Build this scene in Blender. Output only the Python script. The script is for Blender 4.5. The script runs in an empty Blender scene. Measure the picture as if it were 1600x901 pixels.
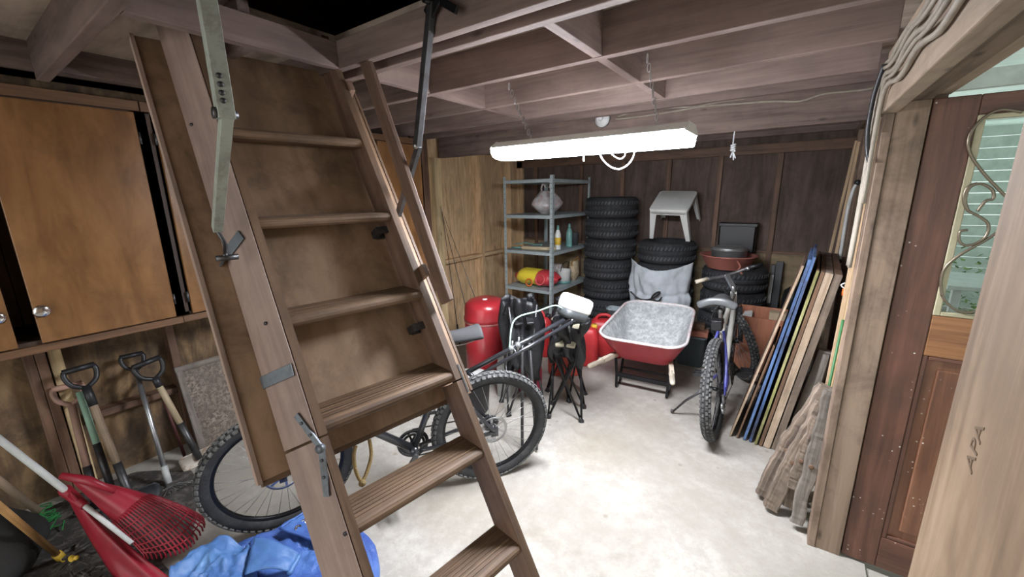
import bpy, math, random
from mathutils import Vector, Matrix, noise
R_ = math.radians
PI = math.pi
rnd = random.Random(7)
scene = bpy.context.scene
COL = scene.collection
V = Vector

# ------------------------------------------------------------------ camera
EYE = V((0, 0, 1.6))
FOC, YAW, PITCH, ROLL = 627.92, -.613503, -.228067, .0157522
_F = V((math.sin(YAW)*math.cos(PITCH), math.cos(YAW)*math.cos(PITCH), math.sin(PITCH)))
_r = V((math.cos(YAW), -math.sin(YAW), 0))
_d = -_r.cross(_F)
CR = _r*math.cos(ROLL) + _d*math.sin(ROLL)
CD = -_r*math.sin(ROLL) + _d*math.cos(ROLL)
cam_data = bpy.data.cameras.new('camera')
cam_data.sensor_fit = 'HORIZONTAL'
cam_data.sensor_width = 36
cam_data.lens = FOC*36/1600
cam_data.clip_start = .02
cam = bpy.data.objects.new('camera', cam_data)
m3 = Matrix((CR, -CD, -_F)).transposed()
cam.matrix_world = Matrix.Translation(EYE) @ m3.to_4x4()
COL.objects.link(cam)
scene.camera = cam

# ------------------------------------------------------------------ view, world, light
vs = scene.view_settings
vs.view_transform = 'Standard'; vs.look = 'None'; vs.gamma = 1; vs.use_curve_mapping = False
vs.exposure = 0.0
LAMP_STRENGTH = 162
SKY_STRENGTH = 1.5
world = bpy.data.worlds.new('sky'); scene.world = world; world.use_nodes = True
wn = world.node_tree
bg = wn.nodes['Background']
sky = wn.nodes.new('ShaderNodeTexSky')
sky.sky_type = 'HOSEK_WILKIE'; sky.turbidity = 6; sky.ground_albedo = .4
sky.sun_direction = V((.5, .4, .75)).normalized()
wmix = wn.nodes.new('ShaderNodeMix'); wmix.data_type = 'RGBA'
wmix.inputs['Factor'].default_value = .75
wmix.inputs['B'].default_value = (.93, 1.0, .97, 1)
wn.links.new(sky.outputs['Color'], wmix.inputs['A'])
wn.links.new(wmix.outputs['Result'], bg.inputs['Color'])
bg.inputs['Strength'].default_value = SKY_STRENGTH
# daylight entering by the open front of the shed behind the photographer
ld = bpy.data.lights.new('open_front_daylight', 'AREA')
ld.shape = 'RECTANGLE'; ld.size = 2.2; ld.size_y = 1.5; ld.energy = 21; ld.color = (1, .93, .88)
lo = bpy.data.objects.new('open_front_daylight', ld); COL.objects.link(lo)
lo.location = (-.6, -1.5, 1.3); lo.rotation_euler = (R_(90), 0, R_(-8)); 
lo.rotation_euler = (V((-1.2, 2.2, .5)) - V(lo.location)).to_track_quat('-Z', 'Y').to_euler()

# ------------------------------------------------------------------ pixel -> point helpers
def ray(x, y):
    return ((x-800)*CR + (y-450.5)*CD + FOC*_F)/FOC
def at(x, y, ax, v):
    d = ray(x, y); return EYE + d*((v-EYE[ax])/d[ax])
def atp(x, y, p, n):
    d = ray(x, y); return EYE + d*((V(p)-EYE).dot(n)/d.dot(n))
def atd(x, y, dist):
    return EYE + ray(x, y)*dist          # dist = depth along the view axis

# ------------------------------------------------------------------ materials
def _nt(name):
    m = bpy.data.materials.new(name); m.use_nodes = True
    nt = m.node_tree; b = nt.nodes['Principled BSDF']
    return m, nt, b
def _node(nt, t, **kw):
    n = nt.nodes.new(t)
    for k, v in kw.items():
        if k in n.inputs: n.inputs[k].default_value = v
        else: setattr(n, k, v)
    return n
def ramp(nt, fac, stops):
    r = nt.nodes.new('ShaderNodeValToRGB')
    while len(r.color_ramp.elements) < len(stops): r.color_ramp.elements.new(.5)
    for e, (p, c) in zip(r.color_ramp.elements, stops):
        e.position = p; e.color = (*c, 1) if len(c) == 3 else c
    nt.links.new(fac, r.inputs['Fac']); return r.outputs['Color']
def mixc(nt, f, a, b, mode='MIX'):
    m = nt.nodes.new('ShaderNodeMix'); m.data_type = 'RGBA'; m.blend_type = mode
    for s, v in (('Factor', f), ('A', a), ('B', b)):
        if isinstance(v, bpy.types.NodeSocket): nt.links.new(v, m.inputs[s])
        else: m.inputs[s].default_value = v if s == 'Factor' else ((*v, 1) if len(v) == 3 else v)
    return m.outputs['Result']
def gcoord(nt, scale, attr=True):
    if attr:
        a = _node(nt, 'ShaderNodeAttribute', attribute_name='gc'); o = a.outputs['Vector']
    else:
        a = nt.nodes.new('ShaderNodeTexCoord'); o = a.outputs['Object']
    mp = nt.nodes.new('ShaderNodeMapping'); mp.inputs['Scale'].default_value = scale
    nt.links.new(o, mp.inputs['Vector']); return mp.outputs['Vector']
def noise_n(nt, vec, scale, detail=4, rough=.6, dist=0):
    n = _node(nt, 'ShaderNodeTexNoise', Scale=scale, Detail=detail, Roughness=rough, Distortion=dist)
    nt.links.new(vec, n.inputs['Vector']); return n.outputs['Fac']
def bump(nt, b, h, strength, dist=.01):
    n = _node(nt, 'ShaderNodeBump', Strength=strength, Distance=dist)
    nt.links.new(h, n.inputs['Height']); nt.links.new(n.outputs['Normal'], b.inputs['Normal'])
def mul(c, k): return tuple(x*k for x in c)

def wood(name, col, dark=None, light=None, rough=.65, fig=1.0, knots=True, dirt=.25, along=1.6, across=34, bmp=.25, speck=None):
    """grain runs along the x of the gc attribute"""
    m, nt, b = _nt(name)
    dark = dark or mul(col, .5); light = light or mul(col, 1.35)
    v = gcoord(nt, (along, across, across))
    n1 = noise_n(nt, v, 1.0, 5, .65, .6*fig)
    v2 = gcoord(nt, (.9, 5, 5))
    n2 = noise_n(nt, v2, 1.6, 3, .5, 1.2*fig)
    c1 = ramp(nt, n1, [(.36, dark), (.5, col), (.66, light)])
    c2 = ramp(nt, n2, [(.36, mul(col, .58)), (.52, col), (.68, mul(light, 1.02))])
    c = mixc(nt, .45, c1, c2)
    if knots:
        vo = _node(nt, 'ShaderNodeTexVoronoi', Scale=1.0)
        vk = gcoord(nt, (3.2, 9, 9)); nt.links.new(vk, vo.inputs['Vector'])
        k = ramp(nt, vo.outputs['Distance'], [(.03, (1, 1, 1)), (.11, (0, 0, 0))])
        c = mixc(nt, k, c, mul(dark, .55))
    if dirt:
        v3 = gcoord(nt, (1, 1, 1))
        n3 = noise_n(nt, v3, 4.5, 6, .7, .4)
        d = ramp(nt, n3, [(.45, (0, 0, 0)), (.66, (dirt,)*3)])
        c = mixc(nt, d, c, (.03, .022, .018))
    if speck:
        v4 = gcoord(nt, (1, 1, 1)); vo = _node(nt, 'ShaderNodeTexVoronoi', Scale=42.0)
        nt.links.new(v4, vo.inputs['Vector'])
        s = ramp(nt, vo.outputs['Distance'], [(.10, (1, 1, 1)), (.15, (0, 0, 0))])
        n5 = noise_n(nt, v4, 6, 3, .6); s2 = ramp(nt, n5, [(.5, (0, 0, 0)), (.6, (1, 1, 1))])
        s = mixc(nt, 1.0, s, s2, 'MULTIPLY')
        c = mixc(nt, s, c, speck)
    nt.links.new(c, b.inputs['Base Color'])
    b.inputs['Roughness'].default_value = rough
    bump(nt, b, n1, bmp, .004)
    return m
def plain(name, col, rough=.5, metal=0.0, var=.15, scale=9, bmp=.0, spec=None, worn=None, wornamt=.5, bscale=None, coat=0, alpha=None):
    m, nt, b = _nt(name)
    v = gcoord(nt, (1, 1, 1), False)
    n = noise_n(nt, v, scale, 5, .65)
    c = ramp(nt, n, [(.25, mul(col, 1-var*1.6)), (.55, col), (.8, tuple(min(1, x*(1+var)) for x in col))])
    if worn:
        n2 = noise_n(nt, v, scale*2.3, 6, .75, .5)
        w = ramp(nt, n2, [(.5, (0, 0, 0)), (.62, (wornamt,)*3)])
        c = mixc(nt, w, c, worn)
    nt.links.new(c, b.inputs['Base Color'])
    b.inputs['Roughness'].default_value = rough; b.inputs['Metallic'].default_value = metal
    if coat: b.inputs['Coat Weight'].default_value = coat; b.inputs['Coat Roughness'].default_value = .15
    if bmp:
        n3 = noise_n(nt, v, bscale or scale*4, 4, .6); bump(nt, b, n3, bmp, .01)
    if spec is not None: b.inputs['Specular IOR Level'].default_value = spec
    return m

M = {}
M['stringer'] = wood('ladder_stringer_wood', (.175, .104, .070), dark=(.11, .064, .042), light=(.235, .147, .104), knots=False, dirt=.35)
M['stringer_pale'] = wood('pinkish_pale_board', (.29, .205, .17), dark=(.21, .145, .12), light=(.36, .265, .225), knots=False, dirt=.2, bmp=.1)
M['stringer_edge'] = wood('ladder_front_edge', (.13, .075, .042), dark=(.07, .04, .025), light=(.21, .13, .08), knots=False, dirt=.4)
M['tread'] = wood('ladder_tread_wood', (.155, .092, .052), dark=(.07, .04, .024), light=(.26, .165, .10), knots=False, dirt=.45, across=60, bmp=.5)
M['hatch'] = wood('hatch_board', (.285, .18, .108), dark=(.20, .122, .072), light=(.36, .24, .152), along=4, across=9, knots=False, dirt=.5, bmp=.1)
M['hatch_edge'] = wood('hatch_edge_wood', (.33, .235, .19), knots=False, dirt=.15)
M['joist'] = wood('joist_pine', (.175, .122, .105), dark=(.115, .079, .068), light=(.23, .165, .142), dirt=.2, rough=.75)
M['beam'] = wood('beam_pine', (.18, .126, .106), dirt=.25, rough=.75)
M['deck'] = wood('attic_deck_plywood', (.42, .345, .28), along=2, across=8, knots=False, dirt=.15, rough=.8)
M['ply_left'] = wood('left_wall_plywood', (.70, .48, .275), dark=(.50, .31, .155), light=(.82, .61, .38), along=.8, across=16, fig=2.6, knots=False, dirt=.12, rough=.6, bmp=.1)
M['wall_dark'] = wood('old_dark_wall_plywood', (.17, .105, .055), dark=(.07, .042, .026), light=(.36, .235, .115), along=2.2, across=7, fig=2.0, knots=False, dirt=.75, rough=.75, bmp=.1)
M['stud_light'] = wood('pale_stud', (.66, .50, .28), dirt=.1)
M['stud_dark'] = wood('dark_stud', (.17, .095, .06), dirt=.3)
M['ply_back'] = wood('back_wall_plywood', (.115, .078, .062), along=1.1, across=10, fig=1.6, knots=False, dirt=.4, rough=.8)
M['ply_back_low'] = wood('back_wall_lower_board', (.30, .225, .135), along=1.4, across=8, knots=False, dirt=.3, rough=.8)
M['right_wall'] = wood('right_wall_boards', (.20, .135, .09), dirt=.3)
M['post'] = wood('door_post_pine', (.24, .165, .115), dark=(.15, .10, .07), light=(.31, .22, .16), dirt=.55, rough=.75)
M['post_light'] = wood('pale_strip', (.47, .33, .20), dirt=.15)
M['header'] = wood('door_header_pine', (.34, .255, .185), dark=(.24, .18, .13), light=(.40, .31, .235), dirt=.2, rough=.8)
M['header_dark'] = wood('door_frame_head', (.17, .12, .085), dirt=.3, rough=.8)
M['door'] = wood('mahogany_door', (.125, .052, .033), dark=(.065, .028, .02), light=(.18, .08, .05), knots=False, dirt=.35, rough=.45, speck=(.55, .5, .45))
M['door_rail'] = wood('varnished_door_rail', (.30, .135, .055), dark=(.13, .05, .025), light=(.40, .2, .09), knots=False, dirt=.3, rough=.4)
M['door_panel'] = wood('door_panel_wood', (.20, .085, .045), dark=(.12, .05, .03), light=(.26, .12, .07), knots=False, dirt=.2, rough=.4, speck=(.62, .57, .5))
M['ply_new'] = wood('plywood_sheet', (.295, .195, .118), dark=(.19, .12, .07), light=(.385, .27, .175), along=1.0, across=12, fig=2.6, knots=False, dirt=.2, rough=.7, bmp=.08)
M['cab'] = wood('cabinet_veneer', (.225, .108, .040), dark=(.15, .068, .025), light=(.30, .152, .062), along=3, across=10, knots=False, dirt=.25, rough=.28, bmp=.04)
M['cab_dark'] = wood('cabinet_frame_dark', (.055, .03, .02), knots=False, dirt=.3, rough=.6)
M['cab_frame'] = wood('cabinet_rail', (.15, .075, .035), knots=False, dirt=.3, rough=.6)
M['plank_old'] = wood('weathered_plank', (.20, .15, .112), dark=(.09, .065, .05), light=(.36, .29, .23), dirt=.5, rough=.9, bmp=.8)
M['plank_grey'] = wood('grey_plank', (.19, .165, .14), dark=(.10, .085, .07), light=(.30, .27, .24), dirt=.4, rough=.9, bmp=.5)
M['plank_edge'] = wood('plywood_edge', (.42, .31, .215), dark=(.2, .13, .08), light=(.58, .47, .36), dirt=.3, across=80, rough=.85)
M['plank_brown'] = wood('brown_panel', (.15, .085, .05), dirt=.4, rough=.8)
M['blue_paint'] = wood('blue_painted_board', (.075, .15, .33), dark=(.035, .07, .18), light=(.16, .25, .43), knots=False, dirt=.8, rough=.7)
M['green_paint'] = wood('olive_painted_board', (.27, .26, .085), dark=(.14, .13, .05), light=(.42, .40, .2), knots=False, dirt=.6, rough=.7)
M['handle_wood'] = wood('tool_handle_wood', (.30, .22, .15), knots=False, dirt=.3)
M['handle_pink'] = wood('pinkish_handle_wood', (.42, .25, .19), knots=False, dirt=.2)
M['handle_pale'] = wood('pale_handle_wood', (.50, .40, .26), knots=False, dirt=.2)
M['handle_orange'] = wood('orange_handle_wood', (.45, .25, .09), knots=False, dirt=.25)
M['barrow_grip'] = wood('barrow_handle_wood', (.62, .55, .44), knots=False, dirt=.2)
M['terracotta_box'] = wood('terracotta_painted_wood', (.40, .155, .085), dark=(.33, .12, .065), light=(.46, .19, .11), knots=False, dirt=.15, rough=.6)

M['green_handle'] = plain('mint_green_paint', (.30, .48, .36), .55)
M['black_metal'] = plain('black_metal', (.014, .014, .016), .35, .5, var=.2)
M['black_plastic'] = plain('black_plastic', (.018, .018, .02), .45)
M['black_cloth'] = plain('black_nylon', (.010, .010, .012), .38, bmp=.5, scale=16)
M['beige_cloth'] = plain('beige_mesh_cloth', (.42, .38, .28), .8, bmp=.3)
M['rubber'] = plain('tyre_rubber', (.028, .028, .03), .75, var=.25, worn=(.07, .07, .07), wornamt=.4)
M['rubber_car'] = plain('car_tyre_rubber', (.022, .023, .026), .8, var=.25, worn=(.05, .05, .055), wornamt=.6)
M['tread_dust'] = plain('dusty_tread', (.085, .085, .085), .85, var=.3, worn=(.25, .25, .24), wornamt=.7)
M['steel'] = plain('bare_steel', (.45, .45, .46), .35, 1.0, var=.15)
M['chrome'] = plain('chrome', (.75, .75, .76), .15, 1.0, var=.05)
M['dark_steel'] = plain('dark_steel', (.10, .10, .105), .45, .8, var=.25, worn=(.05, .035, .03))
M['blue_steel'] = plain('bluish_bracket_steel', (.13, .145, .16), .5, .55, worn=(.06, .05, .05))
M['arm_steel'] = plain('pale_green_arm_steel', (.38, .42, .37), .5, .3, worn=(.20, .19, .16), wornamt=.5)
M['galv'] = plain('galvanised_shelf_steel', (.46, .53, .54), .5, .3, var=.12, worn=(.33, .38, .39), wornamt=.4)
M['alloy'] = plain('silver_alloy', (.50, .51, .53), .3, .85)
M['white_frame'] = plain('pearl_white_paint', (.70, .69, .64), .3, coat=.5)
M['blue_frame'] = plain('violet_blue_paint', (.08, .09, .42), .3, coat=.5)
M['black_frame'] = plain('black_bike_paint', (.02, .021, .025), .28, coat=.6)
M['bluegrey'] = plain('blue_grey_paint', (.17, .22, .35), .3, coat=.5)
M['saddle_dark'] = plain('dark_grey_saddle', (.026, .026, .028), .75)
M['saddle_grey'] = plain('grey_saddle_vinyl', (.095, .10, .105), .32)
M['saddle_lime'] = plain('pale_lime_saddle_patch', (.55, .58, .33), .45)
M['red_tank'] = plain('dark_red_enamel', (.36, .022, .03), .28, coat=.5, var=.1)
M['red_can'] = plain('red_fuel_can_plastic', (.56, .035, .04), .42, var=.1)
M['red_can_faded'] = plain('faded_red_fuel_can_plastic', (.62, .10, .065), .45, var=.12)
M['red_plastic'] = plain('red_rake_plastic', (.30, .014, .030), .4, var=.18)
M['barrow_red'] = plain('barrow_red_paint', (.46, .04, .055), .4, var=.15)
M['yellow'] = plain('yellow_plastic', (.75, .5, .06), .4)
M['white_plastic'] = plain('white_plastic', (.72, .73, .70), .45, var=.06)
M['pad_white'] = plain('white_padding', (.86, .84, .82), .6, var=.05)
M['grey_plastic'] = plain('grey_tote_plastic', (.24, .28, .30), .45)
M['pale_grey'] = plain('pale_grey_plastic', (.52, .53, .52), .5)
M['dark_grey'] = plain('dark_grey_plastic', (.06, .065, .07), .55)
M['cover'] = plain('grey_cover_cloth', (.52, .56, .60), .75, bmp=.35, scale=6)
M['basin'] = plain('terracotta_plastic', (.36, .13, .10), .5)
M['pan'] = plain('dull_pan_metal', (.36, .37, .37), .4, .7)
M['cardboard'] = plain('cardboard', (.42, .33, .22), .85)
M['brick'] = plain('brick_red_clay', (.38, .15, .10), .85, bmp=.3)
M['tarp'] = None
M['cable'] = plain('grey_cable_sheath', (.30, .26, .21), .65, worn=(.20, .17, .14))
M['cable_white'] = plain('white_cord', (.80, .82, .85), .5)
M['cable_black'] = plain('black_cord', (.02, .02, .02), .5)
M['ceramic'] = plain('white_ceramic', (.66, .66, .65), .35)
M['rope'] = plain('yellowish_rope', (.42, .31, .14), .85, bmp=.5, scale=40)
M['orange'] = plain('orange_plastic', (.75, .16, .03), .5)
M['green_rod'] = plain('green_garden_stake', (.045, .17, .06), .5)
M['sack_dark'] = plain('charcoal_sack', (.022, .022, .021), .8, bmp=.4, scale=10)
M['green_line'] = plain('green_twine', (.02, .22, .05), .6)
M['clutter_shade'] = plain('dark_clutter_and_shade', (.05, .045, .042), .8, worn=(.2, .18, .16), wornamt=.6, bmp=.5)
M['shovel_blade'] = plain('dark_shovel_blade', (.05, .053, .058), .5, .6)
M['blade_white'] = plain('whitish_spade_blade', (.42, .38, .32), .6, .2, var=.2, worn=(.25, .13, .07), wornamt=.7)
M['bag_clear'] = None
M['label_white'] = plain('white_paper', (.78, .78, .76), .7)
M['teal_glass'] = plain('teal_bottle_plastic', (.16, .36, .33), .3)
M['lime'] = plain('lime_plastic', (.45, .5, .10), .5)
M['stamp'] = plain('faded_ink', (.19, .125, .075), .8, var=.2)
M['moss'] = plain('hedge_leaf_green', (.16, .25, .07), .7, var=.4)
M['fence_pale'] = plain('pale_green_siding', (.55, .62, .57), .7, var=.15)
M['patio_white'] = plain('patio_white_paint', (.78, .80, .76), .5)
M['rim_grey'] = plain('cast_rim', (.25, .26, .27), .4, .7)
M['scroll'] = plain('tarnished_brass_scroll', (.20, .165, .12), .35, .7)
M['bead'] = plain('cream_glazing_bead', (.42, .38, .25), .6)

def make_concrete():
    m, nt, b = _nt('concrete_floor')
    v = gcoord(nt, (1, 1, 1), False)
    n1 = noise_n(nt, v, 1.3, 6, .65, .3); n2 = noise_n(nt, v, 14, 6, .75); n3 = noise_n(nt, v, 90, 3, .6)
    c = ramp(nt, n1, [(.34, (.30, .275, .24)), (.5, (.40, .375, .335)), (.66, (.47, .45, .41))])
    c = mixc(nt, ramp(nt, n2, [(.42, (.55, .55, .55)), (.6, (0, 0, 0))]), c, (.30, .275, .235))
    c = mixc(nt, ramp(nt, n3, [(.55, (0, 0, 0)), (.75, (.25,)*3)]), c, (.22, .195, .17))
    # dark spots and stains scattered by noise
    n4 = noise_n(nt, v, 3.1, 4, .6, .5)
    c = mixc(nt, ramp(nt, n4, [(.60, (0, 0, 0)), (.72, (.45,)*3)]), c, (.25, .215, .165))
    vo = _node(nt, 'ShaderNodeTexVoronoi', Scale=5.0); nt.links.new(v, vo.inputs['Vector'])
    s = ramp(nt, vo.outputs['Distance'], [(.04, (.6,)*3), (.085, (0, 0, 0))])
    c = mixc(nt, s, c, (.20, .18, .13))
    for px_, py_, rad, amt in ((925, 700, .34, .6), (1120, 640, .25, .3), (700, 790, .3, .35), (1010, 650, .3, .25)):  # soft-edged browner patches at set floor points
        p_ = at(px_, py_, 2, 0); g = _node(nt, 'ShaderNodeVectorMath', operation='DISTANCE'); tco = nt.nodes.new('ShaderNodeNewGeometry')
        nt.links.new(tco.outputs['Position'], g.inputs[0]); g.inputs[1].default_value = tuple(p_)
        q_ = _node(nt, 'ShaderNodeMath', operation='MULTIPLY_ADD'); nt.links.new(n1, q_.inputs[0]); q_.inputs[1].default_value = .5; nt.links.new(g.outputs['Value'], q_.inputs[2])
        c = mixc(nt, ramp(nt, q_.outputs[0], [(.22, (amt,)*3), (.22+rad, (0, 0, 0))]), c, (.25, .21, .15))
    nt.links.new(c, b.inputs['Base Color']); b.inputs['Roughness'].default_value = .78
    bump(nt, b, n2, .25, .01)
    return m
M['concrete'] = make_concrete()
def make_tarp():
    m, nt, b = _nt('blue_tarp'); v = gcoord(nt, (1, 1, 1), False)
    n = noise_n(nt, v, 5, 4, .6); n2 = noise_n(nt, v, 22, 5, .7, .8)
    c = ramp(nt, n, [(.3, (.045, .085, .30)), (.55, (.065, .145, .42)), (.75, (.11, .23, .53))])
    nt.links.new(c, b.inputs['Base Color']); b.inputs['Roughness'].default_value = .42
    bump(nt, b, n2, .55, .015); return m
M['tarp'] = make_tarp()
def make_tarp2():
    m, nt, b = _nt('light_blue_tarp_face'); v = gcoord(nt, (1, 1, 1), False)
    n = noise_n(nt, v, 7, 4, .6); n2 = noise_n(nt, v, 18, 5, .7, .8)
    c = ramp(nt, n, [(.3, (.055, .13, .34)), (.55, (.08, .19, .43)), (.75, (.125, .26, .50))])
    nt.links.new(c, b.inputs['Base Color']); b.inputs['Roughness'].default_value = .5
    bump(nt, b, n2, .35, .012); return m
M['tarp_light'] = make_tarp2()
def make_glass(name, col=(.93, 1, .98), rough=.02):
    m, nt, b = _nt(name)
    b.inputs['Base Color'].default_value = (*col, 1); b.inputs['Roughness'].default_value = rough
    b.inputs['Transmission Weight'].default_value = 1; b.inputs['IOR'].default_value = 1.1
    return m
M['glass'] = make_glass('door_glass')
M['clear_bag'] = plain('crinkled_bag_plastic', (.52, .50, .50), .3, bmp=.6, scale=12, worn=(.42, .10, .08), wornamt=.5, spec=.8)
def make_emit():
    m, nt, b = _nt('fluorescent_lens')
    b.inputs['Base Color'].default_value = (.9, .9, .95, 1)
    b.inputs['Emission Color'].default_value = (.90, .93, 1.0, 1); b.inputs['Emission Strength'].default_value = LAMP_STRENGTH
    return m
M['lens'] = make_emit()
def make_roofpanel():
    m, nt, b = _nt('translucent_roof_sheet')
    v = gcoord(nt, (1, 1, 1), False); n = noise_n(nt, v, 3, 3, .6)
    c = ramp(nt, n, [(.3, (.62, .74, .68)), (.7, (.80, .9, .84))])
    nt.links.new(c, b.inputs['Base Color']); b.inputs['Roughness'].default_value = .5
    t = nt.nodes.new('ShaderNodeBsdfTranslucent'); nt.links.new(c, t.inputs['Color'])
    mx = nt.nodes.new('ShaderNodeMixShader'); mx.inputs[0].default_value = .7
    out = nt.nodes['Material Output']
    nt.links.new(b.outputs[0], mx.inputs[1]); nt.links.new(t.outputs[0], mx.inputs[2]); nt.links.new(mx.outputs[0], out.inputs['Surface'])
    return m
M['roofpanel'] = make_roofpanel()

# ------------------------------------------------------------------ mesh builder
def frame_of(d, up=(0, 0, 1)):
    d = V(d).normalized(); up = V(up)
    if abs(d.dot(up.normalized())) > .99: up = V((1, 0, 0)) if abs(d.x) < .9 else V((0, 1, 0))
    s = d.cross(up).normalized(); u = s.cross(d).normalized()
    return d, s, u
class MB:
    def __init__(self): self.raw = False; self.v = []; self.g = []; self.f = []; self.s = []; self.mi = []; self.cur = 0
    def add(self, vs, fs, smooth=False, gc=None):
        b = len(self.v); self.v += [V(p) for p in vs]
        off = V((rnd.uniform(-9, 9), rnd.uniform(-9, 9), rnd.uniform(-9, 9)))
        if self.raw: off = V((0, 0, 0))
        self.g += [V(p)+off for p in (gc if gc is not None else vs)]
        self.f += [tuple(b+i for i in f) for f in fs]; self.s += [smooth]*len(fs); self.mi += [self.cur]*len(fs)
        return self
    def box(self, x0, x1, y0, y1, z0, z1, ax=None):
        d = (abs(x1-x0), abs(y1-y0), abs(z1-z0))
        if ax is None: ax = d.index(max(d))
        vs = [V((x, y, z)) for z in (z0, z1) for y in (y0, y1) for x in (x0, x1)]
        fs = [(0, 2, 3, 1), (4, 5, 7, 6), (0, 1, 5, 4), (2, 6, 7, 3), (0, 4, 6, 2), (1, 3, 7, 5)]
        o = [(0, 1, 2), (1, 0, 2), (2, 0, 1)][ax]
        return self.add(vs, fs, gc=[V((p[o[0]], p[o[1]], p[o[2]])) for p in vs])
    def beam(self, p0, p1, w, t, up=(0, 0, 1), ends=None):
        """board from p0 to p1: w across, t along up"""
        p0, p1 = V(p0), V(p1); d, s, u = frame_of(p1-p0, up); L = (p1-p0).length
        vs = []; gs = []
        for q, x in ((p0, 0), (p1, L)):
            for a, c in ((-1, -1), (1, -1), (1, 1), (-1, 1)):
                vs.append(q+s*(a*w/2)+u*(c*t/2)); gs.append(V((x, a*w/2, c*t/2)))
        fs = [(0, 1, 2, 3), (7, 6, 5, 4), (0, 4, 5, 1), (1, 5, 6, 2), (2, 6, 7, 3), (3, 7, 4, 0)]
        return self.add(vs, fs, gc=gs)
    def prism(self, poly, o, u, v, w):
        """extrude polygon (in u,v from o) by vector w"""
        o, u, v, w = V(o), V(u), V(v), V(w); n = len(poly)
        b = [o+u*p[0]+v*p[1] for p in poly]; vs = b+[p+w for p in b]
        if u.cross(v).dot(w) < 0: rev = True
        else: rev = False
        fs = [tuple(range(n-1, -1, -1)), tuple(range(n, 2*n))]+[(i, (i+1) % n, n+(i+1) % n, n+i) for i in range(n)]
        if rev: fs = [tuple(reversed(f)) for f in fs]
        L = w.length; wd = w.normalized() if L else w
        return self.add(vs, fs, gc=[V((p.dot(wd), p.dot(u.normalized()), p.dot(v.normalized()))) for p in vs])
    def tube(self, pts, r, n=8, closed=False, cap=True, flat=None):
        pts = [V(p) for p in pts]; k = len(pts)
        rs = r if isinstance(r, (list, tuple)) else [r]*k
        T = []
        for i in range(k):
            a = pts[(i-1) % k] if (closed or i > 0) else pts[i]; c = pts[(i+1) % k] if (closed or i < k-1) else pts[i]
            t = (c-a); T.append(t.normalized() if t.length > 1e-9 else V((0, 0, 1)))
        d, s, u = frame_of(T[0]); vs = []; gs = []; L = 0
        for i in range(k):
            if i: L += (pts[i]-pts[i-1]).length
            s = (s-T[i]*s.dot(T[i])).normalized(); u = T[i].cross(s)
            for j in range(n):
                a = 2*PI*j/n; ca, sa = math.cos(a), math.sin(a)
                if flat: ca *= flat
                vs.append(pts[i]+(s*ca+u*sa)*rs[i]); gs.append(V((L, ca*rs[i], sa*rs[i])))
        fs = []
        for i in range(k if closed else k-1):
            i2 = (i+1) % k
            for j in range(n):
                j2 = (j+1) % n; fs.append((i*n+j, i*n+j2, i2*n+j2, i2*n+j))
        if cap and not closed: fs += [tuple(range(n-1, -1, -1)), tuple((k-1)*n+j for j in range(n))]
        return self.add(vs, fs, True, gs)
    def cyl(self, p0, p1, r, n=20): return self.tube([p0, p1], r, n)
    def lathe(self, prof, o=(0, 0, 0), axis=(0, 0, 1), n=32, sx=1, sy=1, smooth=True, wob=None):
        o = V(o); d, s, u = frame_of(axis, (0, 1, 0) if abs(V(axis).normalized().y) < .9 else (1, 0, 0)); vs = []
        for r, z in prof:
            for j in range(n):
                a = 2*PI*j/n; rr = r*(wob(a, z) if wob else 1)
                vs.append(o+d*z+(s*math.cos(a)*sx+u*math.sin(a)*sy)*rr)
        fs = [(i*n+j, i*n+(j+1) % n, (i+1)*n+(j+1) % n, (i+1)*n+j) for i in range(len(prof)-1) for j in range(n)]
        if prof[0][0] > 1e-6: fs.append(tuple(range(n-1, -1, -1)))
        if prof[-1][0] > 1e-6: fs.append(tuple((len(prof)-1)*n+j for j in range(n)))
        return self.add(vs, fs, smooth)
    def ring(self, prof, o, axis, n=48):
        """closed profile (r,z) swept round the axis"""
        o = V(o); d, s, u = frame_of(axis, (0, 0, 1)); k = len(prof); vs = []
        for j in range(n):
            a = 2*PI*j/n; e = s*math.cos(a)+u*math.sin(a)
            for r, z in prof: vs.append(o+e*r+d*z)
        fs = [(j*k+i, j*k+(i+1) % k, ((j+1) % n)*k+(i+1) % k, ((j+1) % n)*k+i) for j in range(n) for i in range(k)]
        return self.add(vs, fs, True)
    def grid(self, fn, nu, nv, thick=0, smooth=True):
        P = [[V(fn(i/nu, j/nv)) for j in range(nv+1)] for i in range(nu+1)]
        vs = [P[i][j] for i in range(nu+1) for j in range(nv+1)]; w = nv+1
        fs = [(i*w+j, (i+1)*w+j, (i+1)*w+j+1, i*w+j+1) for i in range(nu) for j in range(nv)]
        if not thick: return self.add(vs, fs, smooth)
        N = []
        for i in range(nu+1):
            for j in range(nv+1):
                a = P[min(i+1, nu)][j]-P[max(i-1, 0)][j]; b = P[i][min(j+1, nv)]-P[i][max(j-1, 0)]
                q = a.cross(b); N.append(q.normalized() if q.length > 1e-12 else V((0, 0, 1)))
        K = len(vs); vs = vs+[p-nn*thick for p, nn in zip(vs, N)]
        fs = fs+[tuple(K+i for i in reversed(f)) for f in fs]
        edge = [i*w for i in range(nu+1)]+[nu*w+j for j in range(1, nv+1)]+[i*w+nv for i in range(nu-1, -1, -1)]+[j for j in range(nv-1, 0, -1)]
        for a, b in zip(edge, edge[1:]+edge[:1]): fs.append((a, K+a, K+b, b))
        return self.add(vs, fs, smooth)
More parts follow.
